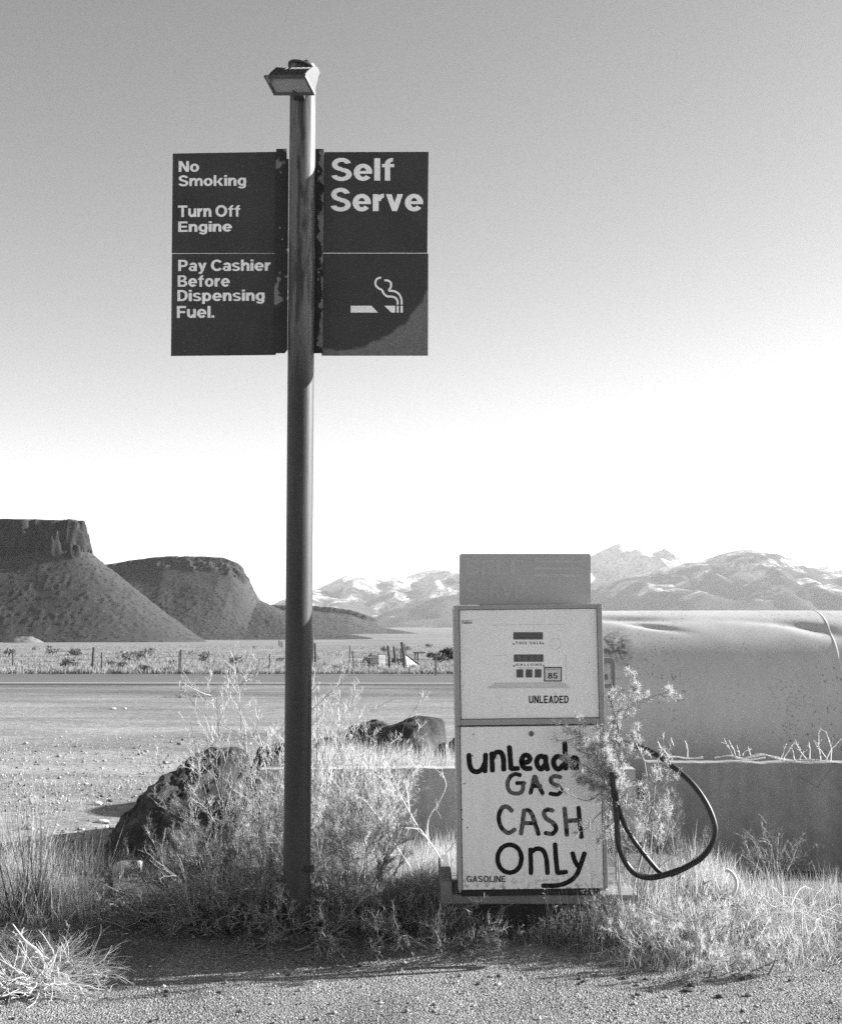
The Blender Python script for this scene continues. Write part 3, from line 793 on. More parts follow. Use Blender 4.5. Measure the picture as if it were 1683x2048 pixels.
s2 = panel([(344, 507.4), (553, 506.8), (551.5, 709.8), (342, 711.8)], SIGN, 'lower left sign reading Pay Cashier Before Dispensing Fuel')
s3 = panel([(646, 304), (856.6, 303.6), (854.2, 505.4), (644, 505.4)], SIGN, 'upper right sign reading Self Serve')
s4 = panel([(644, 506.8), (856, 506.8), (855.4, 711.2), (643, 711.2)], SIGNW, 'lower right sign with a smoking cigarette symbol and a bleached corner')
def on_sign(u, v, k=0):
    return P(u, v, SY - .0012 - .0003 * k)
def letters(parent, rows, off):
    for b_, bx, sl in rows:
        m = MB(); put_bold(m, b_, bx, on_sign, sl)
        m.build('lettering', LET, parent)
letters(s1, [('No', (357.6, 322.3, 398.4, 344), -.008), ('Smoking', (357, 350.6, 492.8, 377.8), -.008),
             ('Turn Off', (356, 410.8, 480.6, 434.4), -.008), ('Engine', (356.6, 443, 464, 469.2), -.008)], .028)
letters(s2, [('Pay Cashier', (356.6, 519.4, 541, 548), -.004), ('Before', (355.6, 550.4, 459.8, 573.8), -.003),
             ('Dispensing', (355, 580, 529.8, 608), -.004), ('Fuel.', (354, 612, 428.6, 636), -.003)], .028)
letters(s3, [('Self', (662.5, 315.6, 788, 362), 0), ('Serve', (661, 375.5, 846, 423), 0)], .036)
m = MB()
def zz(x, y): return (320 + x / 3.005, 100 + y / 3.005)
for poly in ([(1145, 1537), (1270, 1537), (1308, 1578), (1145, 1578)], [(1347, 1537), (1412, 1537), (1412, 1578), (1390, 1578)],
             [(1421, 1537), (1433, 1537), (1433, 1578), (1421, 1578)], [(1444, 1537), (1458, 1537), (1458, 1578), (1444, 1578)]):
    m.add([on_sign(*zz(*p)) for p in poly], [tuple(range(len(poly) - 1, -1, -1))])
stroke(m, [zz(*p) for p in ((1451, 1530), (1450, 1502), (1440, 1474), (1418, 1454), (1390, 1447), (1374, 1446), (1386, 1424), (1386, 1400), (1370, 1386), (1348, 1384))], 4.0, on_sign, 1, rough=0, cap=False)
stroke(m, [zz(*p) for p in ((1427, 1530), (1426, 1508), (1414, 1490), (1392, 1482), (1364, 1480), (1344, 1464), (1332, 1442), (1312, 1432), (1296, 1414), (1294, 1392), (1306, 1374), (1328, 1367))], 4.0, on_sign, 2, rough=0, cap=False)
m.build('cigarette_symbol', LET, s4)

# cap on the pole's top, tipped to the right
cm = paint('cap_iron', .05, .3, 20, .6)
cc = P(606, 139, PY)
m = MB(); TM = Matrix.Translation(cc + Vector((.008, 0, .008))) @ Matrix.Rotation(R(20), 4, 'Y') @ Matrix.Rotation(R(-6), 4, 'X')
m.lathe([(.086, -.018), (.088, -.010), (.062, .006), (.030, .018), (.026, .020)], 20, TM)
cap = m.build('pole_cap', cm, post, smooth=True)
m = MB(); m.lathe([(.018, .019), (.0215, .024), (.021, .032), (.014, .041), (.004, .045)], 14, TM)
m.build('cap_knob', cm, cap, smooth=True)
m = MB(); m.tube([P(626, 1737, PY - .06), P(617, 1742, PY - .058)], .006, 8); m.tube([P(622, 1731, PY - .06), P(624.5, 1745, PY - .06)], .011, 8)
m.build('drain_valve', BLK, post, smooth=True)
m = MB(); p = Vector((foot.x, PY, .0))
m.box(p.x - .19, p.x + .12, PY - .12, PY + .14, -.02, .10)
m.build('footing', paint('footing_concrete', .06, .4, 12), post, bevel=.02)
m = MB()
for dx in (-.155, -.12):
    m = MB(); m.tube([(p.x + dx, PY - .10, .08), (p.x + dx, PY - .10, .265)], .008, 8); m.lathe([(.016, 0), (.016, .016)], 6, Matrix.Translation((p.x + dx, PY - .10, .236)))
    m.build('anchor_bolt', BLK2, post)

# floodlight: a ribbed half-barrel over a flat glass, tipped down towards the camera
psi = R(-32); rho = -math.atan(abs(math.sin(psi)) * .42)
W = Vector((math.cos(psi) * math.cos(rho), math.sin(psi) * math.cos(rho), math.sin(rho)))
sv = Vector((0, .80, -.52)); sv.x = -(W.y * sv.y + W.z * sv.z) / W.x; sv.normalize()
Nn = W.cross(sv); Nn = -Nn if Nn.y > 0 else Nn
FC = P(580.8, 168.5, PY - .135)
hw, hs = .135, .052
def FL(a, b_, c): return FC + W * a + sv * b_ + Nn * c
LM = paint('lamp_bronze', .045, .3, 25, .5, None, .002)
LM2 = paint('lamp_frame_metal', .085, .2, 20, .45)
m = MB(); nr = 9
def prof(k): return [(-hs * k, 0), (-hs * 1.0 * k, .03 * k), (-hs * .8 * k, .078 * k), (-hs * .35 * k,   .105 * k), (hs * .25 * k,   .105 * k), (hs * .72 * k, .052 * k), (hs * .95 * k, .02 * k), (hs * k, 0)]
def barrel(a0, a1, k):
    q = prof(k); n0 = len(q)
    vs = [FL(a0, b_, -c) for b_, c in q] + [FL(a1, b_, -c) for b_, c in q]
    m.add(vs, [tuple(range(n0)), tuple(range(2 * n0 - 1, n0 - 1, -1))] + [(i, i + n0, (i + 1) % n0 + n0, (i + 1) % n0) for i in range(n0)])
barrel(-hw * .86, hw * .86, .93)
for i in range(8):
    a = -hw * .86 + hw * 1.72 * i / 7
    barrel(a - .0025, a + .0025, 1.0 if 0 < i < 7 else 1.03)
lamp = m.build('floodlight', LM, post); tag(lamp, 'ribbed bronze floodlight tipped downwards')
m = MB(); fw = .014
def fr(a0, a1, b0, b1, c0, c1): m.add([FL(a, b_, c) for c in (c0, c1) for b_ in (b0, b1) for a in (a0, a1)], [(0, 2, 3, 1), (4, 5, 7, 6), (0, 1, 5, 4), (2, 6, 7, 3), (0, 4, 6, 2), (1, 3, 7, 5)])
fr(-hw, hw, -hs - fw * .5, -hs + fw * .5, .001, .014); fr(-hw, hw, hs - fw * .5, hs + fw * .5, .001, .014)
fr(-hw, -hw + fw, -hs + fw * .5, hs - fw * .5, .001, .013); fr(hw - fw, hw, -hs + fw * .5, hs - fw * .5, .001, .013)
m.build('lens_frame', LM2, lamp)
m = MB(); fr(-hw + fw, hw - fw, -hs + fw * .5, hs - fw * .5, .002, .006)
m.build('lens', paint('lamp_glass', .30, .05, 8, .35, None, 0, .3), lamp)
m = MB(); fr(-hw + .018, -hw + .034, -hs - .008, -hs + .024, .0145, .022)
m.build('frame_clip', paint('clip_metal', .2), lamp)
m = MB(); br = P(598, 190, PY - .07)
m.box(br.x - .03, br.x + .03, PY - .115, PY - .060, br.z - .025, br.z + .02)
m.box(br.x - .018, br.x + .018, PY - .13, PY - .085, br.z + .021, br.z + .075)
m.build('knuckle', LM, lamp, bevel=.004)

# ================================================================== the fuel pump
QY = 6.55
B = P(1065, 1790, QY)
pump = thing('fuel_pump', B, 'old white gas pump reading UNLEADED with hand painted CASH ONLY lettering', 'gas pump', rot=(0, R(-.72), 0))
PMI = mat_of(pump).inverted(); OL = PMI @ Vector((0, 0, EYE)); RL = PMI.to_3x3()
def L(u, v, y=0.0):
    d = RL @ ray(u, v); k = (y - OL.y) / d.y
    return OL + d * k
DEP = .46
WHT = paint('pump_enamel', .82, .05, 3, .42, (48, .70, .35), 0, .4)
t = NT('pump_door_enamel')
c = t.mul(t.ramp(t.noise(3, 6, .6), (.3, .75), (.7, .82)), t.ramp(t.noise(1.0, 5, .65, t.co((22, 22, 1.5))), (.3, .92), (.65, 1.02)))
x, y, z = t.xyz()
c = t.mix(t.ramp(t.noise(26, 3, .6), (.685, 0), (.715, 1)), c, .2)
c = t.mix(t.ma('MULTIPLY', t.rng(z, .015, .14, 1, 0), t.ramp(t.noise(38, 5, .75), (.50, 0), (.60, .85))), c, .10)
WH2 = t.pbr(c, .45, 0, None, .4)
FRM = paint('pump_frame_metal', .30, .10, 7, .42, None, 0, .45)
SID = paint('pump_side_panel', .42, .08, 4, .5, (20, .66, .4), 0, .4)
DRK = paint('dark_gap', .018, .2, 10, .7)
x0, x1 = L(907, 1211).x, L(1202.5, 1211).x
zt, zm0, zm1, zb = L(1060, 1209.5).z, L(1060, 1437.6).z, L(1060, 1449).z, L(1060, 1778.5).z
lx0, lx1 = L(911, 1452).x, L(1207, 1452).x
m = MB(); m.box(x0 + .004, x1 - .004, .022, DEP, zm0 - .01, zt - .004)
up = m.build('upper_housing', SID, pump, world=False, bevel=.006)
m = MB(); m.box(lx0 + .004, lx1 - .004, .024, DEP - .02, zb - .02, zm0 - .012)
m.build('lower_cabinet', SID, pump, world=False, bevel=.005)
bx = .0245
m = MB()
m.box(x0, x0 + bx, -.012, .10, zm1, zt); m.box(x1 - bx, x1, -.012, .10, zm1, zt)
m.box(x0 + bx, x1 - bx, -.009, .10, zt - .021, zt - .001); m.box(x0 + bx, x1 - bx, -.009, .02, zm1, zm0)
m.build('upper_frame', FRM, pump, world=False, bevel=.0022)
lb_ = .019
for a in (lx0, lx1 - lb_):
    m = MB(); m.box(a, a + lb_, -.008, .05, zb, zm1 - .006); m.build('frame_rail', FRM, pump, world=False, bevel=.002)
m = MB(); m.box(x0 + bx + .004, x1 - bx - .002, .004, .021, zm0 + .003, zt - .0235)
face = m.build('dial_face', WHT, pump, world=False, bevel=.0015)
m = MB(); m.box(lx0 + lb_ + .0035, lx1 - lb_ - .0025, .0, .023, zb + .001, zm1 - .0085)
door = m.build('lower_door', WH2, pump, world=False, bevel=.002)
m = MB(); m.box(lx0 + .015, lx1 - .04, .002, DEP - .05, L(1060, 1789.5).z - .004, zb - .0015)
m.build('skirt', paint('black_skirt', .014, .3, 9, .55), pump, world=False, bevel=.003)
m = MB(); m.box(x0 + bx, x1 - bx, .0215, .03, zm1 - .0065, zm1 - .0005); m.box(x0 + bx, x0 + bx + .004, .0205, .0215, zm0, zt - .022)
m.build('door_gap', DRK, pump, world=False)

def on_face(u, v, k=0): return L(u, v, .0030 - .0002 * k)
def on_door(u, v, k=0): return L(u, v, -.0010 - .00025 * k)
def flat(u0, v0, u1, v1, at, rad=0, k=0):
    if not rad: return [at(u0, v0, k), at(u0, v1, k), at(u1, v1, k), at(u1, v0, k)]
    out = []
    for cu, cv, a0 in ((u0 + rad, v0 + rad, 90), (u0 + rad, v1 - rad, 180), (u1 - rad, v1 - rad, 270), (u1 - rad, v0 + rad, 0)):
        for j in range(5):
            a = R(a0 + 22.5 * j); out.append(at(cu + rad * math.cos(a), cv - rad * math.sin(a), k))
    return out
def slab(name, u0, v0, u1, v1, mat, parent, y0, y1, rad=0):
    f0 = flat(u0, v0, u1, v1, lambda u, v, k: L(u, v, y0), rad); n0 = len(f0)
    m = MB(); m.add(f0 + [Vector((p.x, y1, p.z)) for p in f0],
                    [tuple(range(n0)), tuple(range(2 * n0 - 1, n0 - 1, -1))] + [(i, i + n0, (i + 1) % n0 + n0, (i + 1) % n0) for i in range(n0)])
    return m.build(name, mat, parent, world=False)
GLS = paint('dial_window_glass', .055, .15, 30, .25, None, 0, .5)
BK = paint('black_print', .022, .2, 20, .6)
slab('display_window', 1026, 1264.4, 1085, 1279, GLS, face, .0025, .006, 1.4)
w2 = slab('display_window', 1027, 1308.8, 1086, 1323.6, GLS, face, .0025, .006, 1.4)
for a, b_ in ((1032.2, 1045.8), (1050.6, 1064), (1068.8, 1082.2)):
    slab('price_window', a, 1338.6, b_, 1355, GLS, face, .0025, .006, 1.2)
PR = lambda m: m.build('printed_lettering', BK, face, world=False)
m = MB(); put_text(m, 'THIS SALE', (1030.4, 1283.2, 1082, 1288.8), on_face, .02, -.006, space=1.5); PR(m)
m = MB(); put_text(m, 'GALLONS', (1031, 1327, 1082.4, 1331.8), on_face, .02, -.004, space=1.5); PR(m)
m = MB(); put_text(m, 'PRICE INCLUDING TAX', (1037, 1335.2, 1076, 1336.8), on_face, 0); PR(m)
m = MB(); put_text(m, 'Tokheim', (922.6, 1242.2, 943.8, 1247.8), on_face, .01, shear=.3); stroke(m, [(924, 1241.4), (944, 1241.8)], .8, on_face, 1); PR(m)
RVT = paint('rivet_grey', .22)
for u, v in ((1026.5, 1288), (1085, 1287), (1027.5, 1332), (1086.5, 1331.5)):
    m = MB(); m.add([on_face(u + 2 * math.cos(a * .6283), v - 2 * math.sin(a * .6283)) for a in range(10)], [tuple(range(10))])
    m.build('rivet', RVT, face, world=False)
m = MB(); 
for i in range(4): put_text(m, '0', (1034 + i * 13, 1311.5, 1040 + i * 13, 1321), lambda u, v, k=0: L(u, v, .0019), .0)
m.build('counter_digits', paint('faded_digit', .20), face, world=False)
m = MB(); put_bold(m, 'UNLEADED', (1057, 1391.2, 1136.4, 1406.6), on_face, 0, .13)
m.build('grade_lettering', paint('stencil_black', .022, .3, 8, .6, (60, .60, 6)), face, world=False)
st = slab('octane_sticker', 1087.2, 1334, 1122.4, 1363, BK, face, .0022, .004)
slab('sticker_field', 1089.4, 1336.2, 1120.4, 1360.8, paint('sticker_paper', .58, .05), face, .0014, .0021)
m = MB(); put_bold(m, '85', (1095, 1345.6, 1114.2, 1357.2), lambda u, v, k=0: L(u, v, .0008 - .0002 * k))
put_text(m, 'MINIMUM OCTANE RATING', (1092.5, 1338.2, 1117.5, 1339.8), lambda u, v, k=0: L(u, v, .0008), 0)
m.build('octane_number', BK, face, world=False)
RDG = paint('embossed_enamel', .60, .05, 4, .42)
m = MB(); q = [L(u, v, .004) for u, v in ((977, 1376.5), (1137, 1376), (1128, 1365), (990, 1365.5))]; q2 = [Vector((p.x, -.001, p.z + (.003 if i < 2 else -.002))) for i, p in enumerate(q)]
m.add(q + q2, [(4, 5, 6, 7), (0, 1, 5, 4), (1, 2, 6, 5), (2, 3, 7, 6), (3, 0, 4, 7)])
m.build('embossed_ridge', RDG, face, world=False)
m = MB(); stroke(m, [(982, 1250), (1060, 1249.6), (1130, 1249.4)], .7, on_face, 0); stroke(m, [(1131, 1310), (1131.6, 1360)], .6, on_face, 1); stroke(m, [(984, 1312), (1022, 1309)], .5, on_face, 2)
for k in range(2): stroke(m, catmull([(1110 + 11 * math.cos(a), 1288 + 11 * math.sin(a)) for a in np.arange(0, 6.28, .5)], 3, True).tolist(), .6, on_face, 3 + k)
m.build('worn_outline', paint('worn_outline_grey', .52, .2, 20), face, world=False)
# lock
lk = L(1061.7, 1467.4)
m = MB(); m.lathe([(.0135, 0), (.0135, .003), (.011, .0045), (.002, .005)], 20, Matrix.Translation(lk + Vector((0, .0, 0))) @ Matrix.Rotation(R(90), 4, 'X'))
lo_ = m.build('door_lock', paint('lock_steel', .16, .2, 40, .4), door, world=False, smooth=True)
for u, v in ((924, 1639), (923, 1620)):
    m = MB(); m.add([on_door(u + 1.5 * math.cos(a * .785), v - 1.5 * math.sin(a * .785)) for a in range(8)], [tuple(range(8))]); m.build('screw_hole', DRK, door, world=False)
m = MB(); m.add([L(1061.2, 1464, -.0056), L(1061.2, 1471, -.0056), L(1062.4, 1471, -.0056), L(1062.4, 1464, -.0056)], [(0, 1, 2, 3)])
m.build('keyhole', DRK, lo_, world=False)
# hand-painted words
t = NT('brushed_black_paint'); 
fd = t.ma('ADD', t.noise(9, 4, .6), 0)
PNT = t.pbr(t.mix(t.ramp(t.noise(60, 4, .7), (.64, 0), (.68, 1)), t.ramp(t.noise(30, 4), (.3, .010), (.7, .018)), .05), .7, 0, None, .12)
t = NT('worn_thin_black_paint')
x, y, z = t.xyz()
PN2 = t.pbr(t.mix(t.ramp(t.noise(15, 2, .5), (.47, 0), (.49, 1)), .018, t.ramp(t.noise(50, 4), (.3, .08), (.7, .13))), .7, 0, None, .12)
def zd(p): return (880 + p[0] / 4.007, 1430 + p[1] / 4.007)
def word(name, strokes, wd, mat):
    m = MB()
    for i, s in enumerate(strokes):
        cl = s[0] == 'o'; s = s[1:] if cl else s
        stroke(m, [zd(p) for p in s], wd / 4.007, on_door, i, cl, .10, i * 3.7)
    m.build(name, mat, door, world=False)
word('painted_word', [
    [(230, 320), (234, 385), (252, 438), (290, 455), (330, 436), (352, 395)], [(362, 318), (360, 390), (358, 452)],
    [(412, 308), (415, 380), (418, 446)], [(420, 345), (445, 302), (485, 302), (505, 350), (508, 438)],
    [(553, 258), (560, 340), (566, 428)], [(572, 432), (622, 428)],
    [(652, 384), (700, 376), (718, 352), (700, 325), (668, 328), (650, 370), (662, 412), (690, 430), (722, 428)],
    [(838, 342), (800, 330), (774, 362), (780, 410), (808, 434), (836, 400)], [(842, 332), (846, 385), (858, 436)],
    [(990, 350), (940, 332), (908, 362), (914, 412), (948, 434), (985, 400)], [(996, 225), (1000, 330), (1004, 430)],
    [(1050, 400), (1092, 394), (1090, 352), (1062, 345), (1046, 390), (1060, 420), (1096, 428)]], 40, PNT)
word('painted_word', [
    [(640, 482), (600, 474), (562, 494), (538, 545), (552, 605), (588, 628), (640, 624), (662, 590), (660, 552)], [(612, 546), (674, 546)],
    [(722, 626), (738, 560), (754, 492)], [(758, 492), (782, 555), (818, 626)], [(738, 570), (802, 568)],
    [(962, 498), (915, 490), (886, 512), (896, 546), (945, 572), (970, 606), (938, 636), (880, 630)]], 33, PN2)
word('painted_word', [
    [(572, 768), (535, 736), (496, 745), (470, 800), (474, 865), (500, 915), (548, 945), (596, 918)],
    [(646, 952), (658, 870), (670, 780)], [(668, 768), (705, 764), (735, 800), (762, 880), (786, 955)], [(672, 866), (752, 868)],
    [(898, 766), (856, 758), (830, 785), (848, 828), (905, 868), (926, 912), (896, 952), (842, 946)],
    [(994, 748), (1004, 850), (1014, 962)], [(1106, 742), (1116, 860), (1130, 980)], [(1016, 850), (1116, 842)]], 35, PN2)
word('painted_word', [
    ['o'] + [(555 + 96 * math.cos(a), 1152 + 112 * math.sin(a)) for a in np.arange(0, 6.28, .52)],
    [(722, 1076), (725, 1170), (726, 1268)], [(732, 1095), (772, 1072), (822, 1086), (848, 1150), (858, 1268)],
    [(918, 1036), (926, 1150), (938, 1264)], [(944, 1266), (1008, 1258)],
    [(1058, 1108), (1078, 1170), (1100, 1210)], [(1154, 1108), (1124, 1200), (1090, 1280), (1030, 1335), (940, 1366), (822, 1368)]], 37, PNT)
m = MB(); put_bold(m, 'GASOLINE', (932.6, 1751.4, 1010.2, 1764.4), on_door, 0, .10)
m.build('printed_lettering', paint('faded_black_print', .06, .2, 20, .6), door, world=False)
# header sign on the roof, its old words bleached away
HD = paint('bleached_header_sign', .40, .05, 5, .6, None, 0, .25)
hy = .14
f0 = flat(918.8, 1107.6, 1180.4, 1209.2, lambda u, v, k: L(u, v, hy), 4); n0 = len(f0)
m = MB(); m.add(f0 + [Vector((p.x, hy + .06, p.z)) for p in f0], [tuple(range(n0)), tuple(range(2 * n0 - 1, n0 - 1, -1))] + [(i, i + n0, (i + 1) % n0 + n0, (i + 1) % n0) for i in range(n0)])
head = m.build('header_sign', HD, pump, world=False)
GHO = paint('bleached_letter', .435, .06, 5, .6, None, 0, .25)
m = MB()
hd = lambda u, v, k=0: L(u, v, hy - .0008 - .0002 * k)
put_bold(m, 'SELF', (930, 1119, 1046, 1150), hd)
m.build('ghost_lettering', GHO, head, world=False)
m = MB(); put_bold(m, 'SERVE', (930, 1166, 1050, 1199), hd); m.build('ghost_lettering', GHO, head, world=False)
m = MB()
for v in (1120, 1134, 1148): m.add([hd(1066, v), hd(1066, v + 6), hd(1166, v + 6), hd(1166, v)], [(0, 1, 2, 3)])
m.build('ghost_stripe', GHO, head, world=False)
m = MB(); m.box(x0 + .14, x1 - .20, hy - .01, hy + .07, zt - .002, L(1060, 1206).z)
m.build('header_bracket', FRM, pump, world=False)
# nozzle boot on the right side
def SB(u, v, y=.14): return L(u, v, y)
def za(x, y): return (1190 + x / 18.61, 1290 + y / 18.61)
outer = [za(*p) for p in ((300, 470), (560, 465), (640, 500), (700, 560), (738, 640), (745, 1000), (745, 1470), (690, 1545), (600, 1610), (350, 1610))]
inner = [za(*p) for p in ((345, 1480), (610, 1470), (630, 1400), (590, 1080), (530, 680), (320, 690))]
m = MB()
def ring(pl, y0, y1):
    f = [SB(u, v, y0) for u, v in pl]; n0 = len(f)
    m.add(f + [Vector((p.x, y1, p.z)) for p in f], [tuple(range(n0 - 1, -1, -1)), tuple(range(n0, 2 * n0))] + [(i, (i + 1) % n0, (i + 1) % n0 + n0, i + n0) for i in range(n0)])
ring(outer[:7] + [inner[2], inner[3], inner[4], inner[5]], .13, .22)
ring([outer[6], outer[7], outer[8], outer[9], inner[0], inner[1]], .131, .219)
BOOT = paint('boot_grey_metal', .14, .15, 15, .5)
boot = m.build('nozzle_boot', BOOT, pump, world=False, bevel=.002); tag(boot, 'grey metal nozzle boot on the right side')
m = MB(); ring([za(*p) for p in ((335, 1090), (455, 1085), (472, 1130), (465, 1300), (338, 1300))], .14, .2)
m.build('nozzle_hook', BOOT, boot, world=False)
m = MB(); q = [za(*p) for p in ((560, 1840), (480, 1720), (545, 1660), (620, 1720), (590, 1830))]
m.tube([SB(u, v, .15) for u, v in q], .0032, 8)
m.build('seal_ring', BK, pump, world=False, smooth=True)
# hose: loop, return and hanging nozzle
def zh(p): return (1160 + p[0] / 3.218, 1420 + p[1] / 3.218)
HOS = NT('black_rubber'); HOSE = HOS.pbr(HOS.ramp(HOS.noise(30, 4), (.3, .010), (.7, .024)), .42, 0, HOS.bump(HOS.noise(60, 3), .15, .002), .35)
def hose(pts, y0, y1, r, name, bulge=0):
    c = catmull(pts, 14); n0 = len(c)
    m = MB(); m.tube([L(*zh(p), y0 + (y1 - y0) * i / (n0 - 1) + bulge * math.sin(math.pi * i / (n0 - 1))) for i, p in enumerate(c)], r, 12)
    return m.build(name, HOSE, pump, world=False, smooth=True)
hose([(222, 185), (262, 205), (330, 222), (410, 248), (500, 295), (600, 368), (700, 455), (770, 540), (828, 640), (862, 740), (862, 810), (835, 880), (785, 945), (720, 990), (640, 1030), (540, 1062), (450, 1078), (370, 1062), (308, 1008), (262, 920), (240, 830), (234, 700), (226, 600), (214, 500), (205, 400)], .06, -.13, .0145, 'hose', -.10)
hose([(228, 520), (236, 580), (262, 680), (300, 770), (350, 850), (410, 930), (455, 985), (495, 1030), (530, 1058)], -.15, -.11, .0122, 'hose_return', 0)
m = MB(); a, b_ = zh((575, 1055)), zh((640, 1030))
m.tube([L(*a, -.135), L(*b_, -.13)], [.018, .016], 12)
m.build('hose_coupling', BK, pump, world=False, smooth=True)
m = MB(); m.tube([L(*zh((205, 175)), .13), L(*zh((225, 188)), .07), L(*zh((262, 212)), .05)], [.02, .022, .016], 12); m.tube([L(*zh((215, 190)), .15), L(*zh((215, 300)), .15)], .014, 10)
m.box(x1 - .02, L(*zh((225, 190)), .15).x, .13, .17, L(*zh((215, 260)), .15).z, L(*zh((215, 185)), .15).z)
m.build('hose_swivel', BK, pump, world=False, smooth=True)

# concrete island the pump stands on
t = P(880, 1762, 6.585); t2 = P(1276, 1762, 6.585); zlo = P(1060, 1809, 6.585).z
t = NT('island_concrete')
c = t.ramp(t.noise(3, 6), (.3, .17), (.7, .26)); c = t.mul(c, t.ramp(t.noise(40, 4), (.3, .85), (.7, 1.08)))
ISM = t.pbr(c, .9, 0, t.bump(t.noise(30, 5), .4, .006), .15)
a = P(880, 1762, 6.585); e_ = P(1276, 1762, 6.585)
pl = thing('pump_island', ((a.x + e_.x) / 2, 6.9, 0), 'grey concrete plinth under the white gas pump', 'plinth')
m = MB(); m.box(a.x, B.x - .395, 6.585, 7.35, zlo, a.z); m.box(B.x - .395, e_.x, 6.585, 7.35, zlo, B.z - .006)
m.build('slab', ISM, pl, bevel=.008)
m = MB(); m.box(a.x + .05, e_.x - .05, 6.68, 7.3, -.2, zlo - .001)
m.build('footing', paint('dark_footing', .06, .3, 6, .9), pl)

# ================================================================== across the road: fence, old loading chute, brush
def onground(u, v):
    Y = 50.0
    for k in range(40):
        p = P(u, v, Y); g = g1(p.x, Y)
        d = ray(u, v); Yn = (g - EYE) / d.z * d.y if d.z < -1e-4 else Y
        Y = .5 * Y + .5 * min(max(Yn, 3), 900)
    p = P(u, v, Y); p.z = g1(p.x, Y); return p
WOOD = paint('weathered_wood', .075, .3, 8, .85)
STEEL = paint('rusty_steel_post', .06, .3, 8, .8)
BOARD = paint('bleached_board', .34, .35, 9, .8)
f0 = onground(26, 1339)
fence = thing('wire_fence', (f0.x, f0.y, f0.z), 'old barbed wire fence of thin posts along the far side of the highway', 'fence')
posts = [(26, 1302, 1338, 0, 0), (185, 1295, 1338, .05, 1), (203, 1305, 1342, 0, 0), (360, 1300, 1341, .04, 1), (358.5, 1303, 1347, .0, 0), (539, 1308, 1341, 0, 0),
         (699, 1291, 1327, 0, 0), (708.5, 1303, 1341, -.1, 0), (871, 1306, 1351, 0, 0), (-110, 1300, 1338, 0, 1)]
tops = []
for u, v0, v1, lean, thick in posts:
    p = onground(u, v1); h = (v1 - v0) / F * p.y
    r = .055 if thick else .028
    m = MB(); m.tube([p + Vector((0, 0, -.2)), p + Vector((lean * h * .5, 0, h * .5)), p + Vector((lean * h, 0, h))], [r, r, r * .9], 7)
    m.build('fence_post', WOOD if thick else STEEL, fence)
    tops.append((p, h, lean))
tops.sort(key=lambda a: a[0].x)
for k in (.45, .7, .92):
    m = MB(); q = []
    for i, (p, h, l) in enumerate(tops):
        q.append(Vector((p.x + l * h * k, p.y, p.z + min(h, 1.05) * k)))
        if i < len(tops) - 1:
            p2, h2, l2 = tops[i + 1]; q.append((q[-1] + Vector((p2.x, p2.y, p2.z + min(h2, 1.05) * k))) / 2 - Vector((0, 0, .05)))
    m.tube(q, .0045, 4, False)
    m.build('barbed_wire', STEEL, fence)
# tall gate posts at the right edge of the sign post
def lone(name, u0, v0, u1, v1, r, label, group, Y=None, mat=None):
    p = onground(u0, v1); t = P(u1, v0, p.y)
    m = MB(); m.tube([p - Vector((0, 0, .15)), (p + t) / 2 + Vector((.015, 0, 0)), t], [r, r * .95, r * .85], 8)
    o = m.build(name, mat or WOOD, origin=p, smooth=True)
    return tag(o, label, 'post', group)
G = 'grey wooden posts of the ruined corral'
lone('wooden_post', 624, 1269, 624.5, 1326, .075, 'tall weathered wooden post close to the right edge of the sign post', G)
lone('wooden_post', 630.5, 1286, 629.5, 1330, .06, 'shorter weathered wooden post a little right of the sign post', G)
lone('wooden_post', 779.5, 1291, 775.5, 1341, .055, 'leaning wooden post in front of the white concrete block', G)
lone('wooden_post', 791, 1293, 787, 1332, .06, 'leaning wooden post between the white block and the loading chute', G)
lone('wooden_post', 801, 1297, 801, 1327, .04, 'thin upright post behind the loading chute', G)
lone('wooden_post', 810, 1284, 803, 1336, .075, 'tallest leaning wooden post holding up the loading chute', G)
lone('wooden_post', 812, 1288, 808, 1318, .06, 'second leaning post just behind the tallest one at the chute', G)
for u, v0, v1, l in ((557.5, 1280, 1292, 'far wooden post, left of a close pair just left of the sign post'), (560.5, 1282, 1294, 'far wooden post, right of a close pair just left of the sign post'), (564, 1283, 1295, 'far wooden post half hidden by the left edge of the sign post')):
    lone('wooden_post', u, v0, u, v1, .10, l, G)
# concrete block on a low white platform
p = onground(772, 1337)
pf = thing('concrete_platform', p, 'low white concrete platform with a square block beside leaning posts', 'platform')
k = p.y / F
m = MB(); m.box(p.x - 21 * k, p.x + 21 * k, p.y - .2, p.y + 1.2, p.z - .1, p.z + 3.4 * k)
m.build('base_slab', paint('white_rubble', .55, .3, 3), pf, bevel=.02)
m = MB(); m.box(p.x - 12.5 * k, p.x + 2.5 * k, p.y + .2, p.y + .8, p.z + 3.4 * k, p.z + 26 * k, Matrix.Translation(p) @ Matrix.Rotation(R(28), 4, 'Z') @ Matrix.Translation(-p))
m.build('block', paint('block_concrete', .42, .15, 3), pf, bevel=.015)
m = MB(); m.box(p.x - 22 * k, p.x + 3 * k, p.y - .5, p.y - .3, p.z, p.z + 1.6 * k); m.box(p.x - 21 * k, p.x - 19.5 * k, p.y - .5, p.y + .9, p.z + 3.6 * k, p.z + 12 * k)
m.build('loose_board', WOOD, pf)
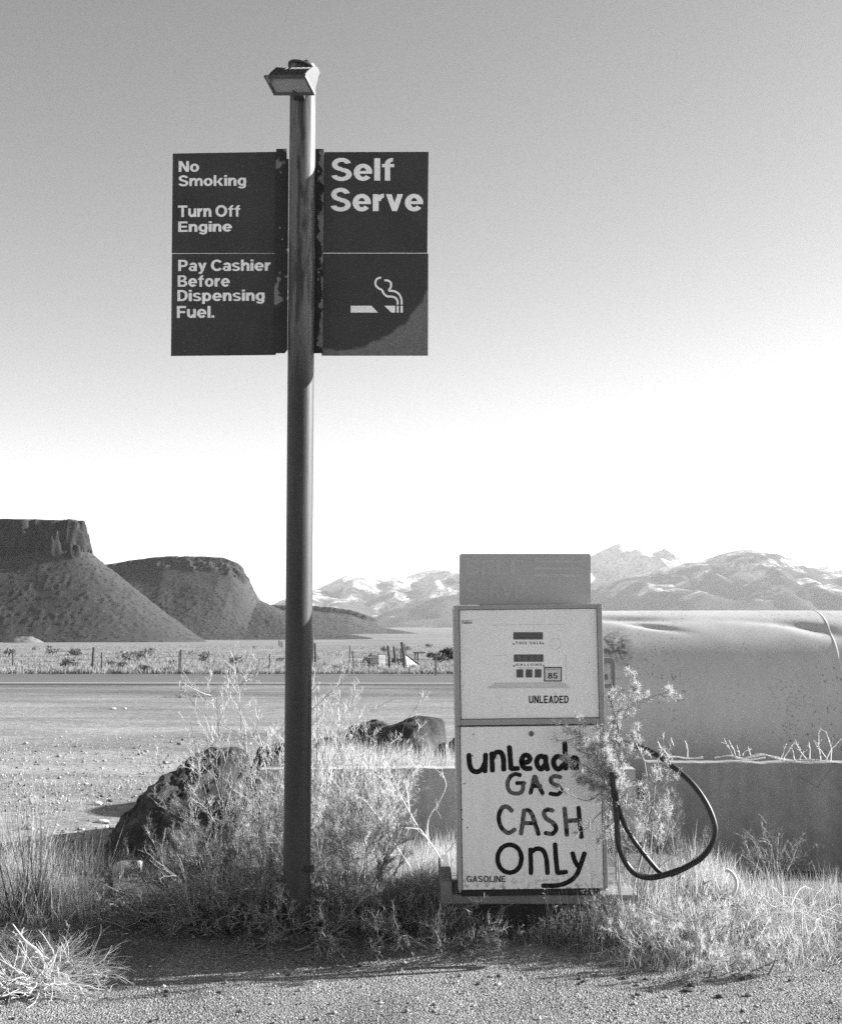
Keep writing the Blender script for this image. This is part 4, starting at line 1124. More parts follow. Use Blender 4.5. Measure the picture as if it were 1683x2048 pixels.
# loading chute: boards on a slanting frame
p = onground(806, 1335); k = p.y / F
ch = thing('loading_chute', p, 'collapsed wooden cattle loading chute of pale slanting boards', 'loading chute')
top = P(810, 1310, p.y); end = P(842, 1334.5, p.y + .6); b0 = P(815, 1336, p.y - .3)
for i in range(5):
    a = i / 5; b_ = (i + .72) / 5
    m = MB()
    q = [top + (b0 - top) * a, end + (P(825, 1337, p.y) - end) * a, end + (P(825, 1337, p.y) - end) * b_, top + (b0 - top) * b_]
    m.add([tuple(x) for x in q] + [tuple(x + Vector((.02, .06, 0))) for x in q], [(3, 2, 1, 0), (4, 5, 6, 7), (0, 1, 5, 4), (1, 2, 6, 5), (2, 3, 7, 6), (3, 0, 4, 7)])
    m.build('board', BOARD, ch)
m = MB(); m.tube([top + Vector((-.03, 0, .06)), end + Vector((0, 0, .07))], .05, 8)
m.build('top_rail', WOOD, ch)
p = onground(838, 1322); k = p.y / F
tr = thing('wooden_trestle', p, 'dark wooden beam on short legs right of the loading chute', 'trestle')
m = MB(); m.box(p.x - 12 * k, p.x + 12 * k, p.y - .1, p.y + .1, p.z + 15 * k, p.z + 17.5 * k)
m.build('beam', WOOD, tr)
for dx in (-8, -3):
    m = MB(); m.box(p.x + (dx - 1.2) * k, p.x + (dx + 1.2) * k, p.y - .1, p.y + .1, p.z - .1, p.z + 15 * k); m.build('leg', WOOD, tr)
p = onground(725, 1336); k = p.y / F
m = MB(); m.box(p.x - 9 * k, p.x + 9 * k, p.y - .3, p.y + .3, p.z - .05, p.z + 3 * k, Matrix.Translation(p) @ Matrix.Rotation(R(4), 4, 'Y') @ Matrix.Translation(-p))
tag(m.build('timber', BOARD, origin=p, bevel=.02), 'pale broken timber lying on the grass beside a thin leaning post', 'timber')

# ================================================================== plants
RG = np.random.default_rng(7)
def norm(a): return a / (np.linalg.norm(a, axis=-1, keepdims=True) + 1e-9)
def grow(rg, base, dirs, Ln, K=6, wob=.12, up=0.0):
    p = np.asarray(base, float).copy(); d = norm(np.asarray(dirs, float)); out = [p.copy()]
    st = (np.asarray(Ln, float) / (K - 1))[:, None]
    for k in range(K - 1):
        d = norm(d + rg.normal(size=d.shape) * wob + np.array([0, 0, up]))
        p = p + d * st; out.append(p.copy())
    return np.stack(out, 1)
def kids(rg, Pn, Ln, m, ang, lf, t0=.25, t1=1.0, K=4, wob=.15, up=.05, jit=.35):
    """m side twigs along every branch"""
    N, Kp, _ = Pn.shape
    i = np.repeat(np.arange(N), m); t = rg.uniform(t0, t1, N * m) * (Kp - 1)
    k = np.minimum(t.astype(int), Kp - 2); f = (t - k)[:, None]
    a = Pn[i, k]; b_ = Pn[i, k + 1]; p = a + (b_ - a) * f; tg = norm(b_ - a)
    pr = norm(np.cross(tg, rg.normal(size=tg.shape)))
    an = ang * (1 + rg.normal(size=len(i)) * jit)
    d = tg * np.cos(an)[:, None] + pr * np.sin(an)[:, None]
    L_ = Ln[i] * lf * rg.uniform(.5, 1.2, len(i)) * (1.15 - .6 * t / (Kp - 1))
    return grow(rg, p, d, L_, K, wob, up), L_
def fan(rg, n, center, rad, spread, lean=(0, 0), h=1.0):
    q = rg.uniform(0, 2 * np.pi, n); r = np.sqrt(rg.uniform(0, 1, n)) * rad
    x = center[0] + r * np.cos(q); y = center[1] + r * np.sin(q)
    b_ = np.stack([x, y, gz(x, y) - .01 + center[2]], -1)
    s = spread * np.sqrt(rg.uniform(0, 1, n)) ; q2 = q + rg.normal(size=n) * .5
    d = np.stack([np.sin(s) * np.cos(q2) + lean[0], np.sin(s) * np.sin(q2) + lean[1], np.cos(s)], -1)
    return b_, d
STEMD = straw('woody_stem', .14, .45, .0)
SPRIG = straw('dry_sprig', .42, .88, .5)
STRAWY = straw('strawy_weed', .32, .88, .45)
SAGE = straw('sage_leaf', .30, .86, .45)
GRASS = straw('dry_grass', .30, .80, .45)
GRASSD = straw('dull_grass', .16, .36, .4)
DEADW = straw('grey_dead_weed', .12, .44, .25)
BLEACH = straw('bleached_twig', .74, .92, .2)

def shrub(name, label, center, n, H, spread, rad=.1, lean=(0, 0), m1=7, m2=6, m3=5, lf=(.45, .4, .22), mats=None, r=.0045, spine=.03, leaf=None, wob=.10, up=.04, seed=1, cat='shrub', group=None, hvar=.45, ang=(.6, .7, .9), t0=.25, kids_t=None):
    rg = np.random.default_rng(seed); mats = mats or (STEMD, SPRIG)
    o = thing(name, (center[0], center[1], g1(center[0], center[1])), label, cat, group)
    b_, d = fan(rg, n, center, rad, spread, lean)
    L0 = H * rg.uniform(1 - hvar, 1, n)
    P0 = grow(rg, b_, d, L0, 8, wob, up)
    P1, L1 = kids(rg, P0, L0, m1, ang[0], lf[0], t0, 1, 6, wob * 1.3, up)
    P2, L2 = kids(rg, P1, L1, m2, ang[1], lf[1], .15, 1, 4, wob * 1.5, .03)
    s = NP(); s.tubes(P0, r * (.7 + .5 * rg.random(n)), r * .3, 4); s.tubes(P1, r * .5, r * .22, 3)
    s.build('stem', mats[0], o)
    s = NP(); s.blades(P2, r * .85, rg, .5)
    if m3:
        P3, L3 = kids(rg, P2, np.full(len(L2), spine), m3, ang[2], 1.0, .1, 1, 2, .1, 0)
        s.blades(P3, r * .52, rg, .4)
        if leaf:
            q = P3.reshape(-1, 3); d3 = np.repeat(norm(P3[:, -1] - P3[:, 0]), 2, 0)
            dd = norm(d3 + rg.normal(size=q.shape) * .6)
            s.leaves(q, dd, rg.uniform(.6, 1.3, len(q)) * leaf, rg.uniform(.25, .45, len(q)) * leaf, rg)
    s.build('foliage', mats[1], o)
    return o
def tuft_paths(rg, x, y, h, lean=.25, dirx=0, K=4, z0=0, up=-.05):
    n = len(x); b_ = np.stack([x, y, gz(x, y) - .01 + z0], -1)
    q = rg.uniform(0, 2 * np.pi, n); s = np.abs(rg.normal(size=n)) * lean
    d = np.stack([np.sin(s) * np.cos(q) + dirx, np.sin(s) * np.sin(q), np.cos(s)], -1)
    q = grow(rg, b_, d, h, K + (up < -.1) * 2, .10, up); q[:, :, 2] = np.maximum(q[:, :, 2], b_[:, None, 2]); return q
def clump(name, label, areas, mat, seed, cat='grass', wdt=.0035, group=None, lean=.3, seedheads=0, kind=None, up=-.05):
    """areas: (x, y, radius x, radius y, blades, height)"""
    rg = np.random.default_rng(seed); s = NP(); c = areas[0]
    for x, y, rx, ry, n, h in areas:
        q = rg.uniform(0, 2 * np.pi, n); rr = np.sqrt(rg.uniform(0, 1, n))
        X = x + rx * rr * np.cos(q); Y = y + ry * rr * np.sin(q)
        dn = fbm(X * 4.5, Y * 4.5, seed, 3); kp = dn + .25 * rg.normal(size=n) > -.15   # tufts and gaps
        X, Y, dn, rr = X[kp], Y[kp], dn[kp], rr[kp]; n = len(X)
        Pn = tuft_paths(rg, X, Y, h * rg.uniform(.35, 1.1, n) * (1 + .8 * dn) * (1.1 - .4 * rr), lean * (1 + 1.2 * np.abs(rg.normal(size=n)) * (rg.random(n) < .35)), up=up)
        s.blades(Pn, wdt * rg.uniform(.6, 1.3, n), rg)
        if seedheads:
            k = rg.random(n) < seedheads
            T = Pn[k]
            for j in range(6):
                f = rg.uniform(.7, 1.0, len(T))[:, None]
                C = T[:, -2] * (1 - f) * 2 + T[:, -1] * (1 - (1 - f) * 2)
                s.leaves(C, norm(T[:, -1] - T[:, -2] + rg.normal(size=C.shape) * .4), .014, .006, rg)
    o = s.build(name, mat, origin=(c[0], c[1], g1(c[0], c[1])))
    return tag(o, label, cat, group, kind)
def heap(name, label, u, v, n, rx, ry, h, Lr, r, seed, mat=BLEACH, cat='twig pile'):
    rg = np.random.default_rng(seed); c = PZ(u, v, g1(PZ(u, v).x, PZ(u, v).y) if False else 0)
    q = rg.uniform(0, 2 * np.pi, n); rr = np.sqrt(rg.random(n))
    b_ = np.stack([c.x + rx * rr * np.cos(q), c.y + ry * rr * np.sin(q), .01 + h * rg.random(n) * (1 - rr * .7)], -1)
    q2 = rg.normal(size=n) * .7 + np.where(rg.random(n) < .5, 0, np.pi)
    d = np.stack([np.cos(q2), .6 * np.sin(q2), rg.normal(size=n) * .22 + .12], -1)
    Pn = grow(rg, b_, d, rg.uniform(*Lr, n), 7, .20, -.03); Pn[:, :, 2] = np.maximum(Pn[:, :, 2], .006)
    s = NP(); s.tubes(Pn, r * rg.uniform(.4, 1.2, n), r * .25, 5)
    k, Lk = kids(rg, Pn, np.full(n, Lr[1]), 3, .6, .35, .2, 1, 4, .2, .02); s.tubes(k, r * .3, r * .15, 3)
    return tag(s.build(name, mat, origin=(c.x, c.y, 0)), label, cat)
def at(u, v, Y): p = P(u, v, Y); return p.x, p.y
X_ = lambda u, Y: (u - 841.5) / F * Y

# the big dry shrubs on both sides of the post
GS = 'dry spiny shrubs around the sign post'
shrub('dry_shrub', 'tallest dry spiny shrub, pale sprays rising left of the sign post', (X_(505, 7.4), 7.4, 0), 16, 1.18, .44, .13, (-.05, 0), 7, 7, 6, seed=11, group=GS, spine=.03, r=.005)
shrub('dry_shrub', 'broad dry shrub with thorny sprays in front of the dark sloping boulder', (X_(420, 7.7), 7.7, 0), 8, .46, .95, .16, (-.15, 0), 7, 7, 6, seed=12, group=GS, r=.005)
shrub('dry_shrub', 'dense pale dry shrub just right of the sign post', (X_(690, 7.7), 7.7, 0), 24, .80, .75, .14, (-.06, 0), 9, 8, 7, seed=13, group=GS, spine=.028, r=.0045)
shrub('dry_shrub', 'loose dry shrub with a dark forked stem between the post and the pump', (X_(738, 7.4), 7.4, 0), 10, .50, .85, .12, (-.05, 0), 9, 8, 6, seed=14, group=GS, mats=(STEMD, GRASSD), r=.005)
shrub('dry_shrub', 'low pale shrub filling the space directly behind the foot of the sign post', (X_(570, 7.5), 7.5, 0), 20, .56, 1.0, .22, (0, 0), 9, 8, 7, seed=15, group=GS)
shrub('dry_shrub', 'low dry shrub at the left end of the row, spreading over the shaded dirt', (X_(345, 7.25), 7.25, 0), 9, .34, 1.0, .22, (-.1, 0), 8, 8, 6, seed=16, group=GS, mats=(STEMD, GRASSD))
shrub('dry_sprig', 'single pale leafy spray standing against the right edge of the sign post', (X_(632, 7.9), 7.9, 0), 5, 1.22, .16, .0012, (.0, 0), 6, 6, 6, seed=17, cat='plant', r=.004, hvar=.2)
shrub('dry_sprig', 'tall thin spray rising in front of the largest boulder', (X_(745, 8.3), 8.3, 0), 6, .98, .22, .0012, (.0, 0), 7, 7, 6, seed=18, cat='plant', r=.0045, hvar=.25)

# bare branching shrub in front of the pale wall
def bare(name, label, paths, Y, seed, r=.006, tw=6, cat='dead branch', mat=None, lf=.5, dy=-.1):
    rg = np.random.default_rng(seed); s = NP(); c = None
    for pth in paths:
        pl = catmull(pth, 12); n0 = len(pl)
        q = np.array([P(u, v, Y + dy * i / n0) for i, (u, v) in enumerate(pl)])
        if c is None: c = q[0]
        s.tubes(q[None], [r], [r * .3], 5)
        Ln = np.array([np.linalg.norm(q[-1] - q[0])])
        a, La = kids(rg, q[None], Ln, tw, .7, lf * .6, .2, 1, 6, .22, .04)
        s.tubes(a, r * .45, r * .2, 4)
        b_, Lb = kids(rg, a, La, 3, .7, .5, .2, 1, 5, .2, .03); s.tubes(b_, r * .28, r * .15, 3)
    o = s.build(name, mat or BLEACH, origin=(c[0], c[1], c[2]))
    return tag(o, label, cat)
bare('bare_shrub', 'bare white branching shrub leaning left in front of the pale wall', [
    [(895, 1745), (870, 1700), (830, 1645), (800, 1592), (770, 1562), (745, 1546)], [(880, 1722), (905, 1690), (925, 1672)],
    [(838, 1658), (800, 1657), (770, 1668), (745, 1672)], [(855, 1690), (856, 1640), (880, 1600), (892, 1570), (884, 1548)], [(818, 1625), (815, 1590), (810, 1565)],
    [(820, 1735), (790, 1690), (760, 1640), (725, 1595)], [(800, 1710), (770, 1712), (740, 1716)]], 7.15, 21, .0050, 5)

# leafy sagebrush grown up over the right side of the pump
SG = (X_(1250, 6.58), 6.58, 0)
shrub('sagebrush', 'tall pale sagebrush growing up over the right edge of the gas pump', SG, 7, 1.12, .17, .05, (-.02, 0), 8, 7, 7, lf=(.22, .38, .2), mats=(STEMD, SAGE), r=.005, spine=.022, leaf=.0068, seed=34, hvar=.35, t0=.5, ang=(.7, .8, 1.0))
rg = np.random.default_rng(5)
def spray(name, label, paths, Y, seed, dens=10, leaf=.015, mat=SAGE, r=.005, cat='branch', lf=.35, m2=7, m3=8):
    """leafy boughs following given lines"""
    rg = np.random.default_rng(seed); st = NP(); fo = NP(); c = None
    for pth in paths:
        pl = catmull(pth, 10); q = np.array([P(u, v, Y - .0006 * i) for i, (u, v) in enumerate(pl)])
        if c is None: c = q[0]
        Ln = np.array([np.linalg.norm(np.diff(q, axis=0), axis=1).sum()])
        st.tubes(q[None], [r], [r * .3], 5)
        a, La = kids(rg, q[None], Ln, dens, .75, lf, .15, 1, 6, .16, .04); st.tubes(a, r * .4, r * .18, 3)
        b_, Lb = kids(rg, a, La, m2, .75, .42, .1, 1, 4, .18, .03); fo.blades(b_, r * .7, rg, .5)
        d, Ld = kids(rg, b_, np.full(len(Lb), .022), m3, .9, 1, .05, 1, 2, .1, 0); fo.blades(d, r * .5, rg, .4)
        if leaf:
            p = d.reshape(-1, 3); dd = norm(np.repeat(norm(d[:, -1] - d[:, 0]), 2, 0) + rg.normal(size=p.shape) * .6)
            fo.leaves(p, dd, rg.uniform(.6, 1.3, len(p)) * leaf, rg.uniform(.25, .5, len(p)) * leaf, rg)
    o = thing(name, c, label, cat)
    st.build('stem', STEMD, o); fo.build('foliage', mat, o)
    return o
spray('sagebrush_bough', 'dense bright leafy sagebrush bough covering the last painted letters on the pump', [
    [(1232, 1760), (1228, 1640), (1212, 1560), (1180, 1500), (1140, 1462)], [(1228, 1640), (1205, 1560), (1165, 1530), (1128, 1512)],
    [(1230, 1600), (1215, 1520), (1195, 1460), (1170, 1440)], [(1225, 1580), (1190, 1570), (1160, 1560)], [(1222, 1600), (1215, 1530), (1200, 1480)], [(1215, 1560), (1180, 1490), (1155, 1475)]], 6.45, 41, 19, .0068, lf=.24, m2=8, m3=10)
spray('sagebrush_bough', 'leafy sagebrush bough reaching up to the nozzle and out over the tank', [
    [(1230, 1640), (1236, 1540), (1240, 1470), (1252, 1420), (1262, 1390), (1240, 1378)], [(1250, 1440), (1275, 1405), (1300, 1395), (1335, 1385), (1360, 1392)],
    [(1240, 1480), (1228, 1430), (1218, 1400)], [(1262, 1395), (1270, 1360), (1256, 1342)], [(1236, 1540), (1262, 1490), (1275, 1450)], [(1238, 1530), (1225, 1460), (1235, 1420)]], 6.53, 42, 11, .0068, lf=.20, m3=10)
spray('sagebrush_bough', 'thin leafy bough hanging across the lower right of the painted pump door', [
    [(1225, 1560), (1180, 1600), (1140, 1590), (1100, 1572)], [(1228, 1610), (1195, 1630), (1175, 1655), (1150, 1668)], [(1230, 1640), (1200, 1670), (1190, 1700)], [(1228, 1580), (1215, 1640), (1225, 1690)]], 6.48, 43, 6, .009, lf=.18, m2=4)
shrub('sagebrush', 'low tangled bright shrub under the hose loop, right of the pump', (X_(1330, 6.3), 6.3, 0), 22, .32, 1.2, .28, (.02, 0), 8, 7, 4, mats=(STEMD, STRAWY), seed=35, r=.0046, spine=.035)
shrub('sagebrush', 'bright twiggy shrub spilling over the gravel right of the plinth', (X_(1420, 6.2), 6.2, 0), 22, .28, 1.25, .32, (.02, -.05), 8, 7, 4, mats=(STEMD, STRAWY), seed=36, r=.0044, spine=.035)
shrub('sagebrush', 'thin upright weeds inside the hose loop in front of the dark wall', (X_(1300, 7.1), 7.1, 0), 9, .58, .5, .2, (.05, 0), 7, 7, 6, mats=(STEMD, GRASSD), seed=37, r=.0035, leaf=.009)
shrub('dry_shrub', 'dry weed with curled bare stems at the foot of the dark wall', (X_(1535, 7.9), 7.9, .05), 16, .42, .8, .05, (.0, 0), 5, 5, 4, mats=(STEMD, GRASSD), seed=38, r=.0035, spine=.02)
# grasses
clump('grass_clump', 'pale tall grass at the foot of the dark wall on the right', [(X_(1520, 7.5), 7.5, .55, .35, 1700, .22), (X_(1630, 7.3), 7.3, .35, .35, 1000, .22), (X_(1450, 7.5), 7.5, .3, .3, 500, .20)], straw('wall_grass', .16, .66, .45), 51)
clump('grass_clump', 'low flattened grass between the bright shrubs and the right edge', [(X_(1580, 6.6), 6.6, .55, .4, 3200, .26)], GRASS, 52, lean=.8, up=-.28)
clump('grass_clump', 'tall pale grass clump at the left edge beside the shaded dirt', [(X_(70, 7.3), 7.3, .42, .40, 1500, .50), (X_(120, 7.0), 7.0, .28, .3, 900, .36), (X_(30, 7.8), 7.8, .3, .3, 300, .85)], GRASS, 53, wdt=.0045, lean=.45)
clump('spiky_plant', 'dark spiky yucca leaves in the pale grass at the left edge', [(X_(75, 6.9), 6.9, .10, .10, 90, .52)], straw('yucca_leaf', .08, .22, .1), 54, cat='yucca', wdt=.014, lean=.4)
clump('grass_clump', 'bright sunlit grass on the raised bed in front of the largest boulder', [(X_(800, 9.3), 9.3, .55, .35, 6500, .28), (X_(700, 9.2), 9.2, .45, .3, 4500, .26), (X_(870, 9.4), 9.4, .25, .25, 1300, .16), (X_(640, 9.0), 9.0, .3, .3, 2600, .28)], GRASS, 55)
clump('grass_clump', 'pale grass between the plinth and the pale wall, left of the pump', [(X_(890, 8.1), 8.1, .2, .3, 700, .16), (X_(895, 7.5), 7.5, .1, .12, 420, .30)], GRASS, 56)
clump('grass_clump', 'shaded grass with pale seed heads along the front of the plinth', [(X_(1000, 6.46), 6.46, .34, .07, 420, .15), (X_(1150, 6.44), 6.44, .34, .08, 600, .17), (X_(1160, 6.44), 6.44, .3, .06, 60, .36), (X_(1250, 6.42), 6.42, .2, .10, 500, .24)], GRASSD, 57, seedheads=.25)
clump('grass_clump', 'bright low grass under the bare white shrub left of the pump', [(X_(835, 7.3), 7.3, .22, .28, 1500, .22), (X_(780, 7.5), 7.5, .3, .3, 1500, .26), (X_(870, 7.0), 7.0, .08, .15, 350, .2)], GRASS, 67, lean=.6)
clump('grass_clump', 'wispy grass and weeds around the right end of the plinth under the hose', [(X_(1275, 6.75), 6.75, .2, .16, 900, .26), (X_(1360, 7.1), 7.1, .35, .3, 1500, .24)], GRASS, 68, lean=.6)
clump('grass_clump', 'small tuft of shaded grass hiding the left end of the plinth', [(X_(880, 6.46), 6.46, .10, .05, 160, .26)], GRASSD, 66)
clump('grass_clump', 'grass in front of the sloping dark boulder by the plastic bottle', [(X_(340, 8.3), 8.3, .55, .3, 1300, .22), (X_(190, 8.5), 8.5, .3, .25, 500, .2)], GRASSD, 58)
# heaps of dead weed in the pump's shadow
GH = 'grey dead weed heaps in the shade below the sign post'
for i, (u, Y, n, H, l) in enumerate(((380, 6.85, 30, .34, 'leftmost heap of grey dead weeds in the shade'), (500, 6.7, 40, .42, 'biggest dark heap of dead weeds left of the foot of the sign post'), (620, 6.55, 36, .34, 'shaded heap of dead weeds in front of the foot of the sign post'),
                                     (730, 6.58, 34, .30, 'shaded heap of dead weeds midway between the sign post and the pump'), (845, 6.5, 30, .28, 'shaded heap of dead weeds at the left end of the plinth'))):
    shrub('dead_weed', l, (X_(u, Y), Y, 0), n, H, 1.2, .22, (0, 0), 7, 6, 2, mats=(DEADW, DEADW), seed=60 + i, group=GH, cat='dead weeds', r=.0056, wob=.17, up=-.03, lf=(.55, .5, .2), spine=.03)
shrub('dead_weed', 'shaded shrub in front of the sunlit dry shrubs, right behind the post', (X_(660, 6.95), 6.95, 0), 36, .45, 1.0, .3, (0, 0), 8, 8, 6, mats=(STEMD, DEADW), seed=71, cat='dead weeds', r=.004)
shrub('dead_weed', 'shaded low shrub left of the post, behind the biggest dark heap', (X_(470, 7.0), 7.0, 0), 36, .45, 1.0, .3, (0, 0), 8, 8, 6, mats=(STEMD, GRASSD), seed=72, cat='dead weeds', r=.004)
clump('grass_clump', 'mat of bent pale straw around the shrubs right of the plinth', [(X_(1340, 6.35), 6.35, .42, .30, 2600, .24), (X_(1470, 6.3), 6.3, .38, .26, 2000, .22)], GRASS, 59, lean=.9, up=-.30)
for i, (u, v, l) in enumerate(((395, 1882, 'tangle of dead stalks at the shadow edge below the leftmost dead weeds'), (540, 1872, 'tangle of dead stalks in the shade left of the foot of the sign post'),
                               (690, 1868, 'tangle of dead stalks in the shade right of the foot of the sign post'), (830, 1868, 'tangle of dead stalks at the shadow edge left of the plinth'))):
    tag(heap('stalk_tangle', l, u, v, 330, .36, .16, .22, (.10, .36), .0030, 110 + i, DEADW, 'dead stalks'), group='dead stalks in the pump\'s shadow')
# flat litter of straw over the island: beyond counting
rg = np.random.default_rng(81); n = 15000
X = rg.uniform(-2.6, 2.9, n); Y = 6.25 + np.abs(rg.normal(size=n)) * 1.0
q = rg.uniform(0, 2 * np.pi, n); d = np.stack([np.cos(q), np.sin(q), rg.uniform(-.02, .28, n)], -1)
s = NP(); Pn = grow(rg, np.stack([X, Y, gz(X, Y) + .004], -1), d, rg.uniform(.05, .26, n), 4, .2, -.06)
s.blades(Pn, .0032, rg); tag(s.build('straw_litter', GRASSD), kind='stuff')
# small weeds scattered beyond the island towards the lot
n = 16000; X = rg.uniform(-6.5, -.9, n) ; Y = 8.6 + np.abs(rg.normal(size=n)) * 5
k = fbm(X * .9, Y * .9, 5) > -.05; X = X[k]; Y = Y[k]
s = NP(); s.blades(tuft_paths(rg, X, Y, rg.uniform(.02, .10, len(X)), .6), .004, rg); tag(s.build('sparse_grass', GRASS), kind='stuff')
# plain: tussocks up to the mesas
n = 24000; Y = 46.5 + 230 * rg.random(n) ** 2.0; X = rg.uniform(-1, 1, n) * (Y * .36 + 5)
k = fbm(X * .12, Y * .06, 8) > -.25; X = X[k]; Y = Y[k]; m_ = len(X)
s = NP(); i = np.repeat(np.arange(m_), 7); sz = rg.uniform(.07, .22, m_)[i]
x = X[i] + rg.normal(size=len(i)) * sz * .5; y = Y[i] + rg.normal(size=len(i)) * sz * .5
s.blades(tuft_paths(rg, x, y, sz * rg.uniform(.7, 1.3, len(i)), .5, K=3), sz * .30, rg, .25)
tag(s.build('plain_grass', straw('plain_straw', .20, .38, .4)), kind='stuff')
GB = 'sagebrush clumps beyond the highway'
def brush(u, v, wpx, hpx, label, mat, seed, n=420):
    p = onground(u, v); k = p.y / F; rg = np.random.default_rng(seed)
    w_, h = wpx * k, hpx * k
    c = rg.normal(size=(n, 3)); c = norm(c) * rg.random((n, 1)) ** .4
    c = np.array([p.x, p.y, p.z + h * .42]) + c * np.array([w_ * .5, w_ * .4, h * .5])
    s = NP(); s.leaves(c, rg.normal(size=(n, 3)) + np.array([0, 0, .8]), h * .30, h * .10, rg)
    st = grow(rg, np.tile(np.array(p), (14, 1)), rg.normal(size=(14, 3)) * .7 + np.array([0, 0, 1]), np.full(14, h * .8), 4, .15)
    s.tubes(st, h * .02)
    return tag(s.build('sagebrush', mat, origin=p), label, 'sagebrush', GB)
BR1 = straw('grey_brush', .14, .32, .3); BR2 = straw('dark_brush', .035, .10, .15); BR3 = straw('mid_scrub', .08, .20, .2)
brush(140, 1337, 40, 24, 'wide pale sagebrush left of the first thick fence post', BR1, 1)
brush(247, 1338, 22, 17, 'grey sagebrush midway between the two thick fence posts', BR1, 2)
brush(288, 1346, 30, 17, 'darkest low sagebrush beside the far road edge', straw('mid_brush', .06, .16, .2), 3)
brush(222, 1332, 24, 13, 'small pale sagebrush just right of a thin fence post', BR1, 4)
brush(110, 1346, 26, 9, 'low dark sagebrush at the roadside on the left', straw('low_brush', .06, .16, .2), 5)
brush(336, 1344, 22, 11, 'low grey sagebrush left of the second thick fence post', BR1, 6)
brush(470, 1330, 26, 12, 'faint grey sagebrush midway between the fence and the sign post', BR1, 7)
brush(672, 1341, 20, 10, 'dark low sagebrush right of the sign post near the road', BR2, 8)
brush(731, 1325, 12, 9, 'small dark round sagebrush left of the white block', BR2, 9)
brush(893, 1322, 34, 24, 'large dark juniper bush cut off by the left side of the pump', BR2, 10, 700)
brush(861, 1317, 18, 12, 'small dark bush right of the wooden trestle', BR2, 11)
brush(768, 1302, 14, 9, 'small dark bush far behind the white block', BR2, 12)
# distant scrub dots
for i in range(34):
    Y = 60 + 170 * RG.random() ** 1.5; u = RG.uniform(22, 905); X = X_(u, Y); h = RG.uniform(.25, .6)
    p = Vector((X, Y, g1(X, Y))); rg2 = np.random.default_rng(200 + i); n0 = 90
    c = np.array([p.x, p.y, p.z + h * .4]) + norm(rg2.normal(size=(n0, 3))) * rg2.random((n0, 1)) ** .4 * np.array([h * .9, h * .7, h * .5])
    s = NP(); s.leaves(c, rg2.normal(size=(n0, 3)) + np.array([0, 0, .8]), h * .5, h * .2, rg2)
    tag(s.build('scrub', BR1 if i % 3 else BR3, origin=p), 'small scrub bush scattered on the pale plain below the mesas', 'scrub', 'small scrub bushes on the plain')

# dead roadside weeds by the lot: dark low strip
clump('dead_grass', 'dark strip of low dead grass lying on the dirt lot left of the sign post', [tuple(PZ(370, 1394)[:2]) + (.75, .5, 420, .07)], straw('dark_dead_grass', .06, .16, .1), 91, lean=.8, wdt=.02)

# heap of bleached twigs in the lower left corner
heap('twig_pile', 'heap of bleached white twigs on the gravel in the lower left corner', 80, 1970, 800, .21, .21, .14, (.07, .26), .0034, 95)
bare('dead_branch', 'forked bleached branch rising from the twig heap at the left edge', [[(100, 1950), (78, 1905), (50, 1880), (26, 1848)], [(85, 1915), (70, 1895), (52, 1888)]], 5.75, 96, .007, 3, dy=0)
heap('twig_pile', 'bleached curling twigs on the ground at the right edge', 1610, 1880, 130, .36, .2, .20, (.12, .4), .0028, 97)
heap('straw_heap', 'tangle of fine pale straw at the gravel edge below the hose loop', 1340, 1880, 420, .36, .22, .16, (.1, .34), .0028, 101, STRAWY, 'straw')
heap('straw_heap', 'tangle of fine pale straw at the gravel edge in the lower right', 1530, 1870, 420, .42, .24, .16, (.1, .36), .0028, 102, STRAWY, 'straw')
heap('twig_pile', 'few white broken twigs on the gravel below the bright shrubs', 1390, 1910, 24, .34, .06, .05, (.15, .4), .0042, 98)
# dry vines over the dark wall
rg = np.random.default_rng(99); WV = WLY + .12
def vine(name, label, runs, ups, seed):
    rg = np.random.default_rng(seed); s = NP()
    for pth in runs:
        for j in range(3):
            pl = catmull([(u, v + rg.normal() * 1.6) for u, v in pth], 8); q = np.array([P(u, v, WV + j * .02) for u, v in pl]); s.tubes(q[None], [.0045], [.003], 4)
    for u, v, hgt, ln in ups:
        b_ = np.array([P(u, v, WV + .02)]); a = grow(rg, b_, np.array([[ln, 0, 1.0]]), np.array([hgt / F * WV]), 7, .16, .02)
        s.tubes(a, .0034, .0014, 4); k, Lk = kids(rg, a, np.array([hgt / F * WV]), 4, .6, .35, .3, 1, 4, .2, .05); s.tubes(k, .0018, .001, 3)
    c = P(*runs[0][0], WV)
    return tag(s.build(name, BLEACH, origin=c), label, 'vine')
vine('dry_vine', 'thin dry vine with one upright sprig on the left part of the dark wall', [[(1330, 1512), (1355, 1513), (1378, 1517), (1405, 1515)]], [(1374, 1514, 34, .1)], 1)
vine('dry_vine', 'white dry vine with many upright twigs on the right part of the dark wall', [[(1428, 1515), (1460, 1512), (1480, 1518), (1520, 1511), (1550, 1514), (1580, 1521), (1620, 1519), (1664, 1524)], [(1470, 1515), (1490, 1520), (1530, 1512)], [(1560, 1519), (1590, 1525), (1640, 1521)]],
     [(1466, 1512, 40, -.5), (1470, 1512, 34, -.3), (1478, 1512, 20, .1), (1484, 1511, 26, .4), (1500, 1511, 18, -.2), (1560, 1516, 32, .2), (1566, 1517, 40, .5), (1588, 1520, 24, -.3), (1598, 1520, 28, 0), (1612, 1518, 44, -.3), (1618, 1518, 34, .1), (1640, 1521, 66, -.1), (1650, 1521, 74, .1), (1660, 1521, 60, .2), (1655, 1521, 40, -.5)], 2)

